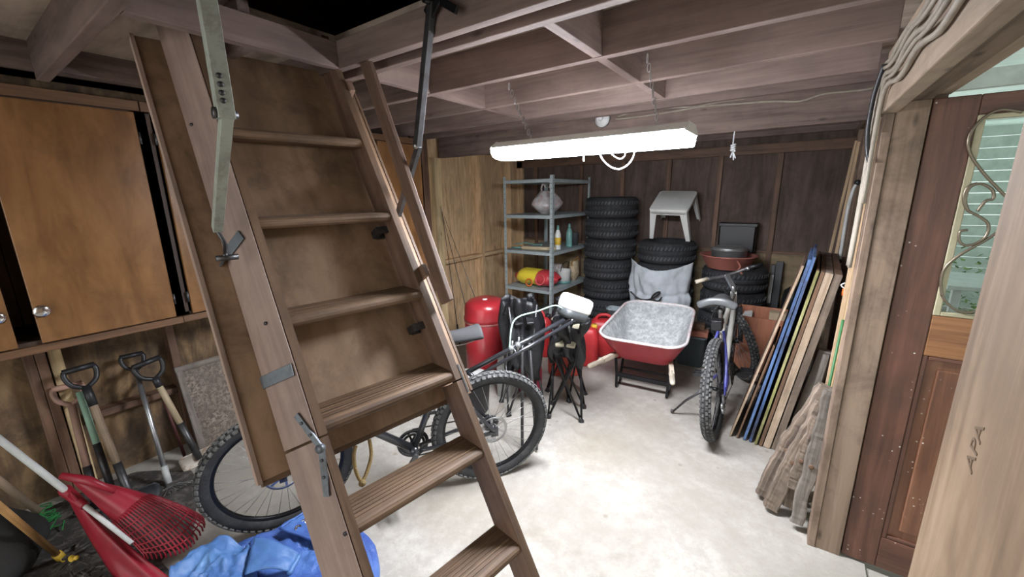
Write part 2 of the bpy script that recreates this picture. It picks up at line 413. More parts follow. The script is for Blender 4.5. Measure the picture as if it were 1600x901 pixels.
    def ball(self, c, r, n=16, m=10, sc=(1, 1, 1)):
        c = V(c); prof = [(math.sin(PI*i/m)*r, -math.cos(PI*i/m)*r) for i in range(m+1)]
        vs = []; 
        for rr, z in prof:
            for j in range(n):
                a = 2*PI*j/n; vs.append(c+V((rr*math.cos(a)*sc[0], rr*math.sin(a)*sc[1], z*sc[2])))
        fs = [(i*n+j, i*n+(j+1) % n, (i+1)*n+(j+1) % n, (i+1)*n+j) for i in range(m) for j in range(n)]
        return self.add(vs, fs, True)
    def build(self, name, mat, parent=None, bevel=0, seg=2, subd=0, xf=None, weld=False):
        me = bpy.data.meshes.new(name)
        vs = [xf @ p for p in self.v] if xf is not None else self.v
        me.from_pydata([tuple(p) for p in vs], [], self.f)
        me.polygons.foreach_set('use_smooth', self.s)
        at_ = me.attributes.new('gc', 'FLOAT_VECTOR', 'POINT')
        at_.data.foreach_set('vector', [c for g in self.g for c in g])
        mats = mat if isinstance(mat, (list, tuple)) else [mat]
        for q in mats: me.materials.append(M[q] if isinstance(q, str) else q)
        me.polygons.foreach_set('material_index', self.mi)
        me.validate(); me.update()
        o = bpy.data.objects.new(name, me); COL.objects.link(o)
        if weld:
            w = o.modifiers.new('weld', 'WELD'); w.merge_threshold = 1e-5
        if bevel:
            b = o.modifiers.new('bevel', 'BEVEL'); b.width = bevel; b.segments = seg; b.limit_method = 'ANGLE'; b.angle_limit = R_(40)
        if subd:
            b = o.modifiers.new('subd', 'SUBSURF'); b.levels = subd; b.render_levels = subd
        if parent is not None:
            o.parent = parent
            if xf is None and parent.get('_world'): o.matrix_parent_inverse = parent.matrix_basis.inverted()
        else:                                                   # origin at the thing's base
            xs = [p.co for p in me.vertices]
            c = V(((min(p.x for p in xs)+max(p.x for p in xs))/2, (min(p.y for p in xs)+max(p.y for p in xs))/2, min(p.z for p in xs)))
            for p in me.vertices: p.co -= c
            o.location = c
        return o
def tag(o, label, cat, group=None, kind=None):
    o['label'] = label; o['category'] = cat
    if group: o['group'] = group
    if kind: o['kind'] = kind
    return o
def thing(name, label, cat, loc=(0, 0, 0), rot=None, group=None, world=True):
    """Empty at the thing's base; world=True: its parts are given in world coordinates"""
    o = bpy.data.objects.new(name, None); COL.objects.link(o); o.empty_display_size = .1
    o.location = loc
    if rot is not None: o.rotation_euler = rot if not isinstance(rot, Matrix) else rot.to_euler()
    if world: o['_world'] = 1
    tag(o, label, cat, group); return o
def structure(o, label=None, cat=None):
    o['kind'] = 'structure'
    if label: o['label'] = label
    if cat: o['category'] = cat
    return o
def copy_tree(o, parent=None):
    c = o.copy(); COL.objects.link(c)
    if parent is not None:
        c.parent = parent; c.matrix_parent_inverse = o.matrix_parent_inverse.copy()
    for ch in list(o.children): copy_tree(ch, c)
    return c
def spline(pts, n=8, closed=False):
    P = [V(p) for p in pts]; k = len(P); out = []
    for i in range(k if closed else k-1):
        g = lambda q: P[q % k] if closed else P[max(0, min(k-1, q))]
        a, b, c, d = g(i-1), g(i), g(i+1), g(i+2)
        for j in range(n):
            t = j/n
            out.append(.5*((2*b)+(c-a)*t+(2*a-5*b+4*c-d)*t*t+(3*b-a-3*c+d)*t**3))
    if not closed: out.append(P[-1])
    return out
def nz(x, y=0, z=0): return noise.noise(V((x, y, z)))

# ================================================================== SETTING
# floor
fl = MB()
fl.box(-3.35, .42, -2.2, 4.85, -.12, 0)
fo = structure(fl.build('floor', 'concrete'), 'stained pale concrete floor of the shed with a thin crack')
ck = MB()
for pts, w in ((((1209, 800), (1206, 815), (1213, 832), (1208, 850), (1212, 868), (1204, 884), (1206, 901)), .0022),
               (((1040, 690), (1052, 704), (1046, 716)), .002)):
    P = [at(p.x, p.y, 2, .0008) for p in spline([(a, b, 0) for a, b in pts], 5)]
    ck.tube(P, w, 4)
ck.build('floor_crack', plain('crack_shadowless_dark', (.10, .088, .075), .9), fo)
st = MB()
for (cx, cy, rx, ry) in ((1035, 715, .11, .05), (880, 865, .05, .03), (772, 700, .05, .035), (688, 768, .03, .03), (738, 792, .02, .015), (930, 855, .03, .02), (985, 850, .03, .015), (1010, 862, .02, .012)):
    c = at(cx, cy, 2, .0012); a0 = rnd.random()*6
    poly = [(c+V((math.cos(t)*rx, math.sin(t)*ry, 0))*(.7+.5*rnd.random())) for t in [2*PI*i/14 for i in range(14)]]
    st.add(poly, [tuple(range(14))])
st.build('floor_stain', plain('oil_stain', (.23, .205, .16), .8, var=.35, scale=40), fo)

# ceiling: attic deck with a hatch hole, joists and blocking
ce = MB()
HX0, HX1, HY0, HY1 = -1.52, -.12, .40, 1.02
ce.box(-3.25, HX0-.14, -.8, 4.8, 2.235, 2.255, 0); ce.box(HX1, .5, -.8, 4.8, 2.235, 2.255, 0)
ce.box(HX0-.14, HX1, -.8, HY0, 2.235, 2.255, 0); ce.box(HX0-.14, HX1, HY1+.09, 4.8, 2.235, 2.255, 0)
ceil = structure(ce.build('ceiling', 'deck'), 'open joist ceiling under a plywood attic floor')
ceil['_world'] = 1
def joist(y, x0, x1, t=.038, zb=2.087, zt=2.235, mat='joist', name='joist'):
    b = MB(); b.box(x0, x1, y, y+t, zb, zt, 0)
    o = b.build(name, mat, bevel=.003); wp = o.location.copy(); o.parent = ceil
    o.matrix_parent_inverse = ceil.matrix_basis.inverted(); return o
XR = .205
joist(-.42, -3.2, XR); joist(0.0, -2.62, XR); joist(HY0-.04, -2.62, XR)
joist(HY1, -2.62, XR, zt=2.185); joist(1.12, -3.2, XR); joist(1.52, -3.2, XR); joist(1.95, -3.2, XR, zb=2.087); joist(2.37, -3.2, XR)
joist(.70, -2.62, HX0-.04)
joist(3.6, -3.2, .35); joist(4.05, -3.2, .35); joist(4.5, -3.2, .35)
for x in (-.67, -1.56):
    for y0, y1 in ((1.158, 1.52), (1.558, 1.95), (1.988, 2.37)):
        b = MB(); b.box(x-.019, x+.019, y0, y1, 2.089, 2.235, 1); o = b.build('blocking', 'joist', bevel=.002)
        o.parent = ceil; o.matrix_parent_inverse = ceil.matrix_basis.inverted()
# hatch trimmers (board along Y each end)
for x0, x1 in ((HX0-.04, HX0), (HX1, HX1+.04)):
    b = MB(); b.box(x0, x1, HY0, HY1, 2.087, 2.18, 1); o = b.build('hatch_trimmer', 'joist', bevel=.002); o.parent = ceil; o.matrix_parent_inverse = ceil.matrix_basis.inverted()
# attic void above the hatch: dark boards of the attic
b = MB(); b.box(-3.2, .5, -.8, 4.8, 3.3, 3.34); b.box(-3.25, -3.2, -.8, 4.8, 2.2, 3.34); b.box(.5, .55, -.8, 4.8, 2.2, 3.34); b.box(-3.25, .55, 4.8, 4.85, 2.2, 3.34); b.box(-3.25, .55, -.85, -.8, 2.25, 3.34)
o = structure(b.build('attic_roof', 'stud_dark'), 'dark attic roof boards above the hatch')
b = MB(); b.box(-2.7, -2.62, -.8, 1.3, 2.135, 2.235, 1)
o = b.build('ceiling_trimmer', 'beam', bevel=.003); o.parent = ceil; o.matrix_parent_inverse = ceil.matrix_basis.inverted()
# cross beam that carries the lamp end of the shed
b = MB(); b.box(-3.12, .34, 3.15, 3.19, 1.985, 2.235, 0)
structure(b.build('ceiling_beam', 'beam', bevel=.003), 'deep cross beam in front of the back bay')
b = MB(); b.box(-3.12, .34, 2.78, 2.82, 2.12, 2.235, 0)
o = b.build('joist', 'joist', bevel=.003); o.parent = ceil; o.matrix_parent_inverse = ceil.matrix_basis.inverted()

# walls
def wall(name, label, boxes, mat):
    b = MB()
    for bx, ax in boxes: b.box(*bx, ax)
    o = structure(b.build(name, mat), label); return o
def part_of(root, name, mat, bx, ax, bevel=.003):
    b = MB(); b.box(*bx, ax); o = b.build(name, mat, bevel=bevel); o.parent = root; o.matrix_parent_inverse = root.matrix_basis.inverted(); return o
wl = wall('wall_left', 'plywood left wall with exposed studs', [((-3.23, -3.2, 2.85, 3.8, 0, 2.235), 2), ((-3.23, -3.2, 3.8, 4.78, 0, 2.235), 2)], 'ply_left')
part_of(wl, 'dark_boards', 'wall_dark', (-3.23, -3.2, -2.2, 2.85, 0, 2.235), 2)
for y in (-.42, .13, .17):
    part_of(wl, 'stud', 'stud_dark', (-3.2, -3.11, y, y+.038, 0, 2.08), 2)
part_of(wl, 'stud', 'stud_light', (-3.2, -3.13, .215, .265, 0, .95), 2)
part_of(wl, 'stud', 'stud_dark', (-3.2, -3.11, .70, .74, 0, 2.08), 2)
for y in (1.35, 1.95, 2.5): part_of(wl, 'stud', 'stud_dark', (-3.2, -3.11, y, y+.04, 0, 2.08), 2)
part_of(wl, 'corner_post', 'stud_dark', (-3.2, -3.05, 2.83, 2.93, 0, 2.235), 2)
part_of(wl, 'stud', 'stud_light', (-3.2, -3.11, 3.07, 3.16, 0, 1.985), 2)
part_of(wl, 'stud', 'ply_left', (-3.2, -3.11, 3.80, 3.85, 0, 2.235), 2)
part_of(wl, 'stud', 'ply_left', (-3.2, -3.11, 4.42, 4.46, 0, 2.235), 2)
part_of(wl, 'stud', 'ply_left', (-3.2, -3.11, 4.70, 4.75, 0, 2.235), 2)
for y0, y1 in ((3.16, 3.80), (3.85, 4.42)): part_of(wl, 'girt', 'ply_left', (-3.2, -3.11, y0, y1, .87, .91), 1)
for y0, y1 in ((.30, .70), (.74, 1.35)): part_of(wl, 'girt', 'stud_dark', (-3.2, -3.12, y0, y1, .40, .44), 1)
wb = wall('wall_back', 'dark plywood back wall above a paler lower board', [((-3.23, .42, 4.75, 4.78, 0, 1.0), 0), ((-3.23, .42, 4.745, 4.78, 1.0, 2.235), 2)], 'ply_back')
part_of(wb, 'lower_board', 'ply_back_low', (-3.2, .35, 4.73, 4.75, .05, .995), 0)
part_of(wb, 'seam_strip', 'stud_dark', (-3.2, .35, 4.724, 4.745, .995, 1.02), 0)
part_of(wb, 'top_plate', 'stud_dark', (-3.2, .35, 4.70, 4.745, 1.95, 2.04), 0)
for x in (-2.9, -2.25, -1.72, -1.2, -.70, -.19): part_of(wb, 'stud', 'stud_dark', (x-.022, x+.022, 4.71, 4.745, .10, 1.95), 2)
wr = wall('wall_right', 'right wall of bare boards and studs beyond the door', [((.35, .38, 2.10, 4.78, 0, 2.235), 2)], 'right_wall')
for y in (2.5, 2.95, 3.4, 3.85, 4.3): part_of(wr, 'stud', 'post', (.315, .35, y, y+.04, 0, 2.235), 2)
part_of(wr, 'wall_plate', 'post', (.315, .35, 2.1, 4.75, 2.06, 2.10), 1)
part_of(wr, 'pale_strip', 'post_light', (.285, .315, 2.95, 2.99, .02, 2.0), 2)
part_of(wr, 'pale_strip', 'post_light', (.285, .315, 2.50, 2.535, .02, 2.0), 2)
part_of(wr, 'noggin', 'plank_brown', (.315, .35, 2.54, 2.95, 1.28, 1.32), 1)
part_of(wr, 'noggin', 'plank_brown', (.315, .35, 2.99, 3.4, 1.02, 1.06), 1)
# jamb of the doorway
part_of(wr, 'jamb_strip', 'post', (.215, .243, 2.04, 2.13, 0, 1.865), 2)
part_of(wr, 'jamb_post', 'post', (.244, .333, 2.045, 2.10, 0, 1.90), 2)
# near part of the right wall (beside the photographer), lined with a plywood sheet
wn_ = wall('wall_right_near', 'near part of the right wall beside the doorway', [((.225, .34, -2.2, .735, 0, 2.235), 2)], 'post')
# door header
hd = MB(); hd.box(.205, .25, -.8, 2.13, 1.865, 2.087, 1)
hdo = structure(hd.build('door_header', 'header', bevel=.004), 'pale pine header beam over the doorway')
part_of(hdo, 'header_inner_board', 'header_dark', (.25, .335, -.8, 2.10, 1.90, 2.087), 1)
part_of(hdo, 'frame_head', 'header', (.335, .385, .7, 2.10, 1.915, 2.0), 1)
# plywood sheet
ps = thing('plywood_sheet', 'bare plywood sheet with a faded ink stamp standing against the wall nearest the camera', 'plywood', (.2, .2, 0))
b = MB(); b.box(.201, .219, -.45, .745, .0, 1.85, 2); b.build('sheet', 'ply_new', ps, bevel=.002)
def text_mesh(txt, size, name, mat, parent, M4, extrude=.0004, width=1):
    cu = bpy.data.curves.new(name, 'FONT'); cu.body = txt; cu.size = size; cu.extrude = extrude; cu.align_x = 'CENTER'; cu.align_y = 'CENTER'
    t = bpy.data.objects.new(name+'_curve', cu); COL.objects.link(t)
    dg = bpy.context.evaluated_depsgraph_get(); me = bpy.data.meshes.new_from_object(t.evaluated_get(dg))
    bpy.data.objects.remove(t); bpy.data.curves.remove(cu)
    me.transform(M4); me.name = name
    a = me.attributes.new('gc', 'FLOAT_VECTOR', 'POINT'); a.data.foreach_set('vector', [c for v in me.vertices for c in v.co])
    me.materials.clear(); me.materials.append(M[mat])
    o = bpy.data.objects.new(name, me); COL.objects.link(o); o.parent = parent; o.matrix_parent_inverse = parent.matrix_basis.inverted()
    return o
# reads upwards: text x -> +z, text y (up) -> +y ... facing -X
c = at(1523, 698, 0, .2005)
text_mesh('APA', .033, 'ink_stamp', 'stamp', ps, Matrix(((0, 0, -1, .2006), (0, 1, 0, c.y), (1, 0, 0, c.z), (0, 0, 0, 1))))

# door (swung open outwards, seen edge-on to the right wall)
YD = 2.055
dr = MB()
dr.box(.338, .452, YD, YD+.04, .01, 1.90, 2); dr.box(1.03, 1.14, YD, YD+.04, .01, 1.90, 2)
dr.box(.452, 1.03, YD, YD+.04, 1.835, 1.90, 0); dr.box(.452, 1.03, YD, YD+.04, .01, .16, 0)
door = structure(dr.build('door_1', 'door', bevel=.004), 'brown panelled door with scrollwork glass, swung outwards')
def dpart(name, mat, mb, bevel=0):
    o = mb.build(name, mat, bevel=bevel); o.parent = door; o.matrix_parent_inverse = door.matrix_basis.inverted(); return o
b = MB(); b.box(.452, 1.03, YD+.001, YD+.039, .985, 1.145, 0); dpart('middle_rail', 'door_rail', b, .004)
b = MB(); b.box(.452, 1.03, YD+.014, YD+.03, .16, .985, 2); b.box(.50, .98, YD+.006, YD+.016, .21, .935, 2); dpart('lower_panel', 'door_panel', b, .006)
b = MB()
for bx in ((.452, .468, .16, .985), (1.014, 1.03, .16, .985), (.468, 1.014, .16, .176), (.468, 1.014, .969, .985)): b.box(bx[0], bx[1], YD+.002, YD+.016, bx[2], bx[3])
dpart('panel_molding', 'door', b, .004)
b = MB()
for bx in ((.452, .472, 1.145, 1.835), (1.01, 1.03, 1.145, 1.835), (.472, 1.01, 1.145, 1.16), (.472, 1.01, 1.82, 1.835)): b.box(bx[0], bx[1], YD-.002, YD+.018, bx[2], bx[3])
dpart('glazing_bead', 'bead', b, .003)
b = MB(); b.box(.465, 1.02, YD+.02, YD+.025, 1.15, 1.83, 0); dpart('glass_pane', 'glass', b)
b = MB()
cX = .742
def sc(pts): 
    P = [at(x, y, 1, YD-.004) for x, y in pts]; return P
half = [sc(((1597, 175), (1560, 172), (1530, 190), (1514, 215), (1516, 240), (1535, 268), (1555, 290), (1575, 310))),
        sc(((1513, 330), (1508, 312), (1515, 293), (1532, 287), (1550, 296), (1552, 310), (1540, 314), (1527, 330)))]
for P in half: b.tube(spline(P, 6), .0048, 6)
b.tube(spline(sc(((1527, 286), (1512, 293), (1506, 310), (1512, 328), (1530, 338), (1544, 350), (1541, 368), (1525, 380), (1508, 383), (1499, 376), (1500, 362), (1512, 359))), 6), .0048, 6)
b.tube(spline(sc(((1472, 462), (1470, 440), (1477, 418), (1500, 398), (1540, 375), (1562, 360))), 6), .0048, 6)
b.tube(spline(sc(((1470, 445), (1474, 465), (1490, 482), (1512, 488), (1545, 480), (1570, 462))), 6), .0048, 6)
for s_ in (1,):
    for p0, p1 in (((.60, 1.72), (.88, 1.4)), ((.60, 1.4), (.88, 1.72))):
        pass
b.tube(spline([V((.60, YD-.004, 1.60)), V((.72, YD-.004, 1.52)), V((.86, YD-.004, 1.40)), V((.97, YD-.004, 1.25))], 6), .0048, 6)
b.tube(spline([V((.60, YD-.004, 1.44)), V((.72, YD-.004, 1.50)), V((.86, YD-.004, 1.62)), V((.97, YD-.004, 1.76))], 6), .0048, 6)
dpart('scrollwork', 'scroll', b)

# outside: covered patio
b = MB(); b.box(.42, 6, -2, 9, -.14, -.02); structure(b.build('patio_floor', 'concrete'), 'concrete patio outside the door')
b = MB()
b.grid(lambda u, v: (.36+u*3.4, -1+v*9, 2.42+.018*math.sin(v*9/.076*2*PI)-.10*u), 6, 560)
structure(b.build('patio_roof', 'roofpanel'), 'corrugated translucent patio roof outside the door')
b = MB()
for y in (2.2, 4.2, 6.2): b.box(.36, 3.6, y, y+.05, 2.25, 2.37, 0)
structure(b.build('patio_rafter', 'patio_white', bevel=.004), 'white rafters under the patio roof')
b = MB(); b.box(3.6, 3.7, -1, 8.0, 2.18, 2.36, 1)
for y in (3.2, 6.4): b.box(3.6, 3.7, y, y+.1, -.02, 2.2, 2)
structure(b.build('patio_post', 'patio_white', bevel=.004), 'white patio posts and beam')
b = MB()
for i in range(19): b.box(.5, 6, 7.9+.004*(i % 2), 7.96, .0+i*.14, .13+i*.14, 0)
structure(b.build('garden_fence', 'fence_pale', bevel=.004), 'pale green board fence beyond the patio')
b = MB(); b.box(1.2, 2.6, 5.2, 6.1, .70, .74); 
for x in (1.25, 2.5):
    for y in (5.25, 6.0): b.box(x, x+.06, y, y+.06, -.02, .70, 2)
tag(b.build('patio_table', 'pale_grey', bevel=.006), 'pale table out on the patio seen through the door glass', 'table')
b = MB()
for i in range(1500):
    p = V((rnd.uniform(.9, 5.5), rnd.uniform(7.2, 7.75), rnd.uniform(.0, .95)*rnd.uniform(.5, 1))); d = V((rnd.uniform(-1, 1), rnd.uniform(-1, .2), rnd.uniform(-.6, .8))).normalized(); s = d.cross(V((0, 0, 1))).normalized()*.022
    b.add([p, p+d*.03+s, p+d*.07, p+d*.03-s], [(0, 1, 2, 3)], True)
o = b.build('hedge', 'moss'); tag(o, 'green leafy border in front of the garden fence', 'hedge', kind='stuff')

# ================================================================== LAMP, CABLES
lamp = thing('shop_light', 'long white fluorescent shop light glowing under the ceiling joists', 'lamp', (-.82, 1.73, 1.77))
lx0, lx1, ly = -1.26, -.37, 1.73
lz = 1.815
b = MB()
prof = [(-.10, .0), (-.10, .012), (-.05, .04), (.05, .04), (.10, .012), (.10, 0)]
b.prism([(p[0], p[1]) for p in prof], (lx0, ly, lz), (0, 1, 0), (0, 0, 1), (lx1-lx0, 0, 0)); b.build('housing', 'white_plastic', lamp, bevel=.003)
b = MB()
lp = [(-.104, .006), (-.104, -.010), (-.09, -.030), (-.06, -.040), (0, -.044), (.06, -.040), (.09, -.030), (.104, -.010), (.104, .006)]
b.prism(lp, (lx0+.002, ly, lz-.001), (0, 1, 0), (0, 0, 1), (lx1-lx0-.004, 0, 0)); b.build('diffuser', 'lens', lamp)
for x in (lx0-.004, lx1-.002):
    b = MB(); b.prism([(-.104, .012), (-.104, .004), (.104, .004), (.104, .012), (.052, .042), (-.052, .042)], (x, ly, lz), (0, 1, 0), (0, 0, 1), (.006, 0, 0)); b.build('end_cap', 'white_plastic', lamp, bevel=.001)
for x in (-1.1, -.5):
    b = MB()
    for k in range(9):
        z = lz+.052+k*.0245; a = k % 2
        b.tube([V((x+(math.cos(t)*.006 if a else 0), 1.74+(0 if a else math.cos(t)*.006)-k*.022, z+math.sin(t)*.0155)) for t in [2*PI*i/8 for i in range(8)]], .0018, 5, True)
    b.build('hanging_chain', 'steel', lamp)
lo_ = V((-.86, 2.28, 1.86))
def loop_cord(name, label, pts, r, mat, cat='cord', n=6, **k):
    o = MB().tube(spline(pts, n), r, 7).build(name, mat); return tag(o, label, cat, **k)
P = [at(x, y, 1, 1.97+dy) for x, y, dy in ((938, 205, -.1), (936, 236, -.1), (948, 256, 0), (966, 264, -.01), (982, 256, 0), (991, 238, .02), (986, 214, .03))]
loop_cord('power_cord', 'white power cord looping below the shop light', P, .004, 'cable_white')
P = [at(x, y, 1, 1.9+dy) for x, y, dy in ((951, 205, 0), (952, 235, 0), (968, 248, .01), (977, 240, .02), (970, 222, .02), (962, 205, .02))]
loop_cord('power_cord', 'smaller inner loop of white cord under the shop light', P, .003, 'cable_white')
loop_cord('pull_string', 'short white pull string hanging from left part of the shop light', [at(913, 236, 1, 1.74), at(912, 244, 1, 1.74), at(912, 252, 1, 1.74)], .003, 'cable_white')
t = thing('pull_string', 'pale blue knotted string hanging from the cross beam', 'string', tuple(at(1145, 250, 1, 3.135)))
b = MB(); b.tube(spline([at(x, y, 1, 3.14) for x, y in ((1148, 205), (1146, 218), (1145, 232), (1146, 250))], 4), .004, 6)
b.tube([V((at(1145, 236, 1, 3.135)))+V((math.cos(a)*.012, math.sin(a)*.010, a*.0022)) for a in [i*.5 for i in range(40)]], .006, 6); b.build('knot', 'cable_white', t)
for (x, y) in ((1141, 246), (1149, 247)):
    MB().tube([at(1145, 236, 1, 3.135), at(x, y, 1, 3.13)], .004, 6).build('string_end', 'cable_white', t)
# lampholder box on the beam
c = at(941, 186, 1, 3.14)
t = thing('lamp_holder', 'round white ceramic lamp holder on the cross beam', 'lamp holder', tuple(c))
b = MB(); b.lathe([(.058, 0), (.06, .012), (.05, .03), (.036, .034), (.034, .05), (.018, .052), (.016, .03), (0, .03)], c+V((0, .01, 0)), (0, -1, 0), 28); b.build('holder_body', 'ceramic', t)
b = MB(); b.lathe([(.066, 0), (.066, .012), (0, .012)], c+V((0, .011, 0)), (0, -1, 0), 8); b.build('mounting_box', 'dark_grey', t)
# two cables along the beam to the header
P1 = [at(x, y, 1, 3.142) for x, y in ((965, 182), (1000, 172), (1050, 168), (1090, 166), (1128, 158), (1165, 153), (1205, 139), (1250, 137), (1285, 132), (1330, 127), (1372, 124))]
P2 = [at(x, y, 1, 3.142) for x, y in ((962, 186), (1000, 182), (1062, 172), (1100, 166), (1150, 162), (1210, 158), (1250, 158), (1290, 146), (1350, 140), (1384, 130))]
for P, l in ((P1, 'upper grey cable stapled along the cross beam'), (P2, 'lower grey cable stapled along the cross beam')):
    o = MB().tube(spline(P, 5), .0075, 7).build('cable', 'cable'); tag(o, l, 'cable')
# bundle along the header: runs near -> far on the header face then down the post
def hp(y, z, off): return V((.205-off, y, z))
bund = []
for k in range(5):
    r0 = random.Random(50+k); pts = []
    for i in range(16):
        f = i/15; y = .25+f*(1.78-.026*k)
        z = 2.035-.026*k-.01*f+.011*math.sin(i*1.7+k*.5)
        pts.append(hp(y, z, .010+.004*(k % 2)+.004*math.sin(i*2.3+k)**2))
    zt = 2.0-.026*k
    yk = 2.105-.026*k
    pts += [hp(yk-.012, zt-.02, .012), hp(yk, 1.80, .012), hp(yk+.004, 1.55, .010), hp(yk, 1.30, .012)][:(4, 3, 4, 2, 3)[k]]
    o = MB().tube(spline(pts, 4), .0058 if k % 2 else .0075, 7).build('cable', 'cable'); bund.append(o)
for o, l in zip(bund, ('topmost of the grey cables running along the door header', 'second grey cable from the top along the door header', 'middle grey cable of the bundle along the door header', 'fourth grey cable from the top along the door header', 'lowest grey cable along the door header')):
    tag(o, l, 'cable', 'cables along the door header')
o = MB().tube(spline([hp(1.99, 2.02, .02), hp(2.03, 1.93, .03), hp(2.04, 1.82, .03), hp(2.045, 1.74, .02), hp(2.03, 1.70, .01)], 5), .0075, 7).build('cable', 'black_plastic'); tag(o, 'black cable bent down beside the door post', 'cable')

# ================================================================== ATTIC LADDER
TH, PH = R_(9.544), R_(58.0)
LE = V((math.sin(TH), math.cos(TH), 0)); LA = V((-math.cos(PH)*math.cos(TH), math.cos(PH)*math.sin(TH), math.sin(PH)))
LN = LE.cross(LA); LF = V((-.338, .386, 0))
LM = Matrix((LE, LA, LN)).transposed()         # columns: u (width), s (up the slope), n (towards the climber)
lad = thing('attic_ladder', 'brown folding wooden attic ladder pulled down from its ceiling hatch', 'ladder', tuple(LF), LM, world=False)
def lu(p): d = V(p)-LF; return V((d.dot(LE), d.dot(LA), d.dot(LN)))
def lad_px(x, y, n): return lu(atp(x, y, LF+LN*n, LN))
def lad_pu(x, y, u): return lu(atp(x, y, LF+LE*u, LE))
b = MB(); b.box(-.148, .53, 1.125, 2.54, -.108, -.092, 1); hb = b.build('hatch_panel', 'hatch', lad, bevel=.002)
b = MB(); b.box(-.158, -.148, 1.12, 2.54, -.125, -.086, 1); b.build('panel_edge_strip', 'hatch_edge', hb)
b = MB(); b.box(.53, .54, 1.12, 2.54, -.125, -.09, 1); b.box(-.148, .53, 1.112, 1.125, -.125, -.092, 0); b.build('panel_edge_strip', 'stringer_edge', hb)
secs = [(0.03, 1.165), (1.175, 1.80), (1.81, 2.62)]
edges = []
for side in (0, 1):
    for s0, s1 in ((0.03, 1.168), (1.172, 2.62)):
        if s0 == .03: s0 = 0.0
        b = MB()
        if side == 0: poly = [(0, .012), (-.022, .012), (-.080, -.09), (-.056, -.09), (-.004, 0)]
        else: poly = [(.42, .012), (.42, -.088), (.445, -.088), (.445, .012)]
        # foot cut level with the floor
        cut = .0
        vs = []
        u_ = [p[0] for p in poly]; n_ = [p[1] for p in poly]; k = len(poly)
        tanf = LN.z/LA.z
        lo_v = [V((p[0], s0-(p[1]*tanf if s0 == 0 else 0), p[1])) for p in poly]
        hi_v = [V((p[0], s1, p[1])) for p in poly]
        # 58 deg slope; world z = s*LA.z + n*LN.z
        fs = [tuple(range(k)), tuple(range(2*k-1, k-1, -1))]+[(i, k+i, k+(i+1) % k, (i+1) % k) for i in range(k)]
        b.add(lo_v+hi_v, fs, gc=[V((v.y, v.x, v.z)) for v in lo_v+hi_v])
        o = b.build('stringer', 'stringer', lad, bevel=.002)
        if side == 0:
            q0, q1 = V((-.024, 0, .013)), V((-.082, 0, -.089)); nn = V((-(q0-q1).z, 0, (q0-q1).x)).normalized()
            f0, f1 = (s0+.002-(.013*tanf if s0 == 0 else 0), s1-.002); g0 = s0+.002-(-.089*tanf if s0 == 0 else 0)
            w_ = MB(); vs4 = [q0+V((0, f0, 0)), q0+V((0, f1, 0)), q1+V((0, f1, 0)), q1+V((0, g0, 0))]
            w_.add([p+nn*.003 for p in vs4]+vs4, [(0, 1, 2, 3), (7, 6, 5, 4), (0, 4, 5, 1), (1, 5, 6, 2), (2, 6, 7, 3), (3, 7, 4, 0)], gc=[V((p.y, p.x, p.z)) for p in vs4+vs4])
            w_.build('side_board', 'stringer_pale', o)
        # worn darker front edge
        e = MB(); u0, u1 = (-.022, 0) if side == 0 else (.42, .445)
        e.box(u0, u1, s0+.001+(0 if s0 else -.012*tanf), s1-.001, .012, .0145, 1); e.build('front_edge', 'stringer_edge', o)
for i, s in enumerate((.33, .635, .94, 1.207, 1.508, 1.821, 2.138)):
    h = V((0, .53, -.848))          # level inward direction in (u,s,n)
    upv = V((0, .848, .53)); c0 = V((-.004, s, .004)); dep, th = .105, .033
    if i == 6: dep = .075
    prof = []
    for k in range(7):
        a = -PI/2+PI*k/6; prof.append((-math.cos(a)*th/2, -th/2+math.sin(a)*th/2))
    poly = [(p[0], p[1]) for p in prof]+[(dep, 0), (dep, -th)]
    b = MB(); b.prism(poly, c0, h, upv, (.428, 0, 0))
    tr = b.build('tread', 'tread', lad)
    g = MB()
    for q in range(6): 
        d0 = .014+q*.014
        g.prism([(d0, .0), (d0+.006, .0), (d0+.006, .0016), (d0, .0016)], c0+V((.01, 0, 0)), h, upv, (.408, 0, 0))
    g.build('tread_ridge', 'tread', tr)
# strap hinges at the lower joint
def bar(pts, w, t, up, name, mat, par, bev=.001):
    b = MB()
    for p0, p1 in zip(pts, pts[1:]): b.beam(p0, p1, w, t, up)
    return b.build(name, mat, par, bevel=bev)
def off(p, d): return V(p)+V(d)
SQ0, SQ1 = V((-.026, 0, .016)), V((-.085, 0, -.089)); SNN = V((-(SQ0-SQ1).z, 0, (SQ0-SQ1).x)).normalized()
SW = LE*SNN.x+LA*SNN.y+LN*SNN.z; SP = LF+LE*SQ0.x+LA*SQ0.y+LN*SQ0.z
def side_pt(x, y, lift=.004): return lu(atp(x, y, SP+SW*lift, SW))
hp0, hp1, hp2 = side_pt(463, 648), side_pt(502, 700), side_pt(511, 775)
b = MB(); b.beam(hp0, hp1, .016, .005, SNN); b.beam(hp1, hp2, .018, .005, SNN); b.cyl(hp1-SNN*.004, hp1+SNN*.010, .011, 12)
for f in (.25, .6):
    for p, q in ((hp0, hp1), (hp1, hp2)): c = p+(q-p)*f; b.cyl(c, c+SNN*.006, .004, 8)
b.build('strap_hinge', 'blue_steel', lad)
b = MB(); b.box(.445, .452, 1.10, 1.26, -.05, -.02, 1); b.box(.445, .452, 1.12, 1.22, -.02, .016, 1); b.build('strap_hinge', 'dark_steel', lad)
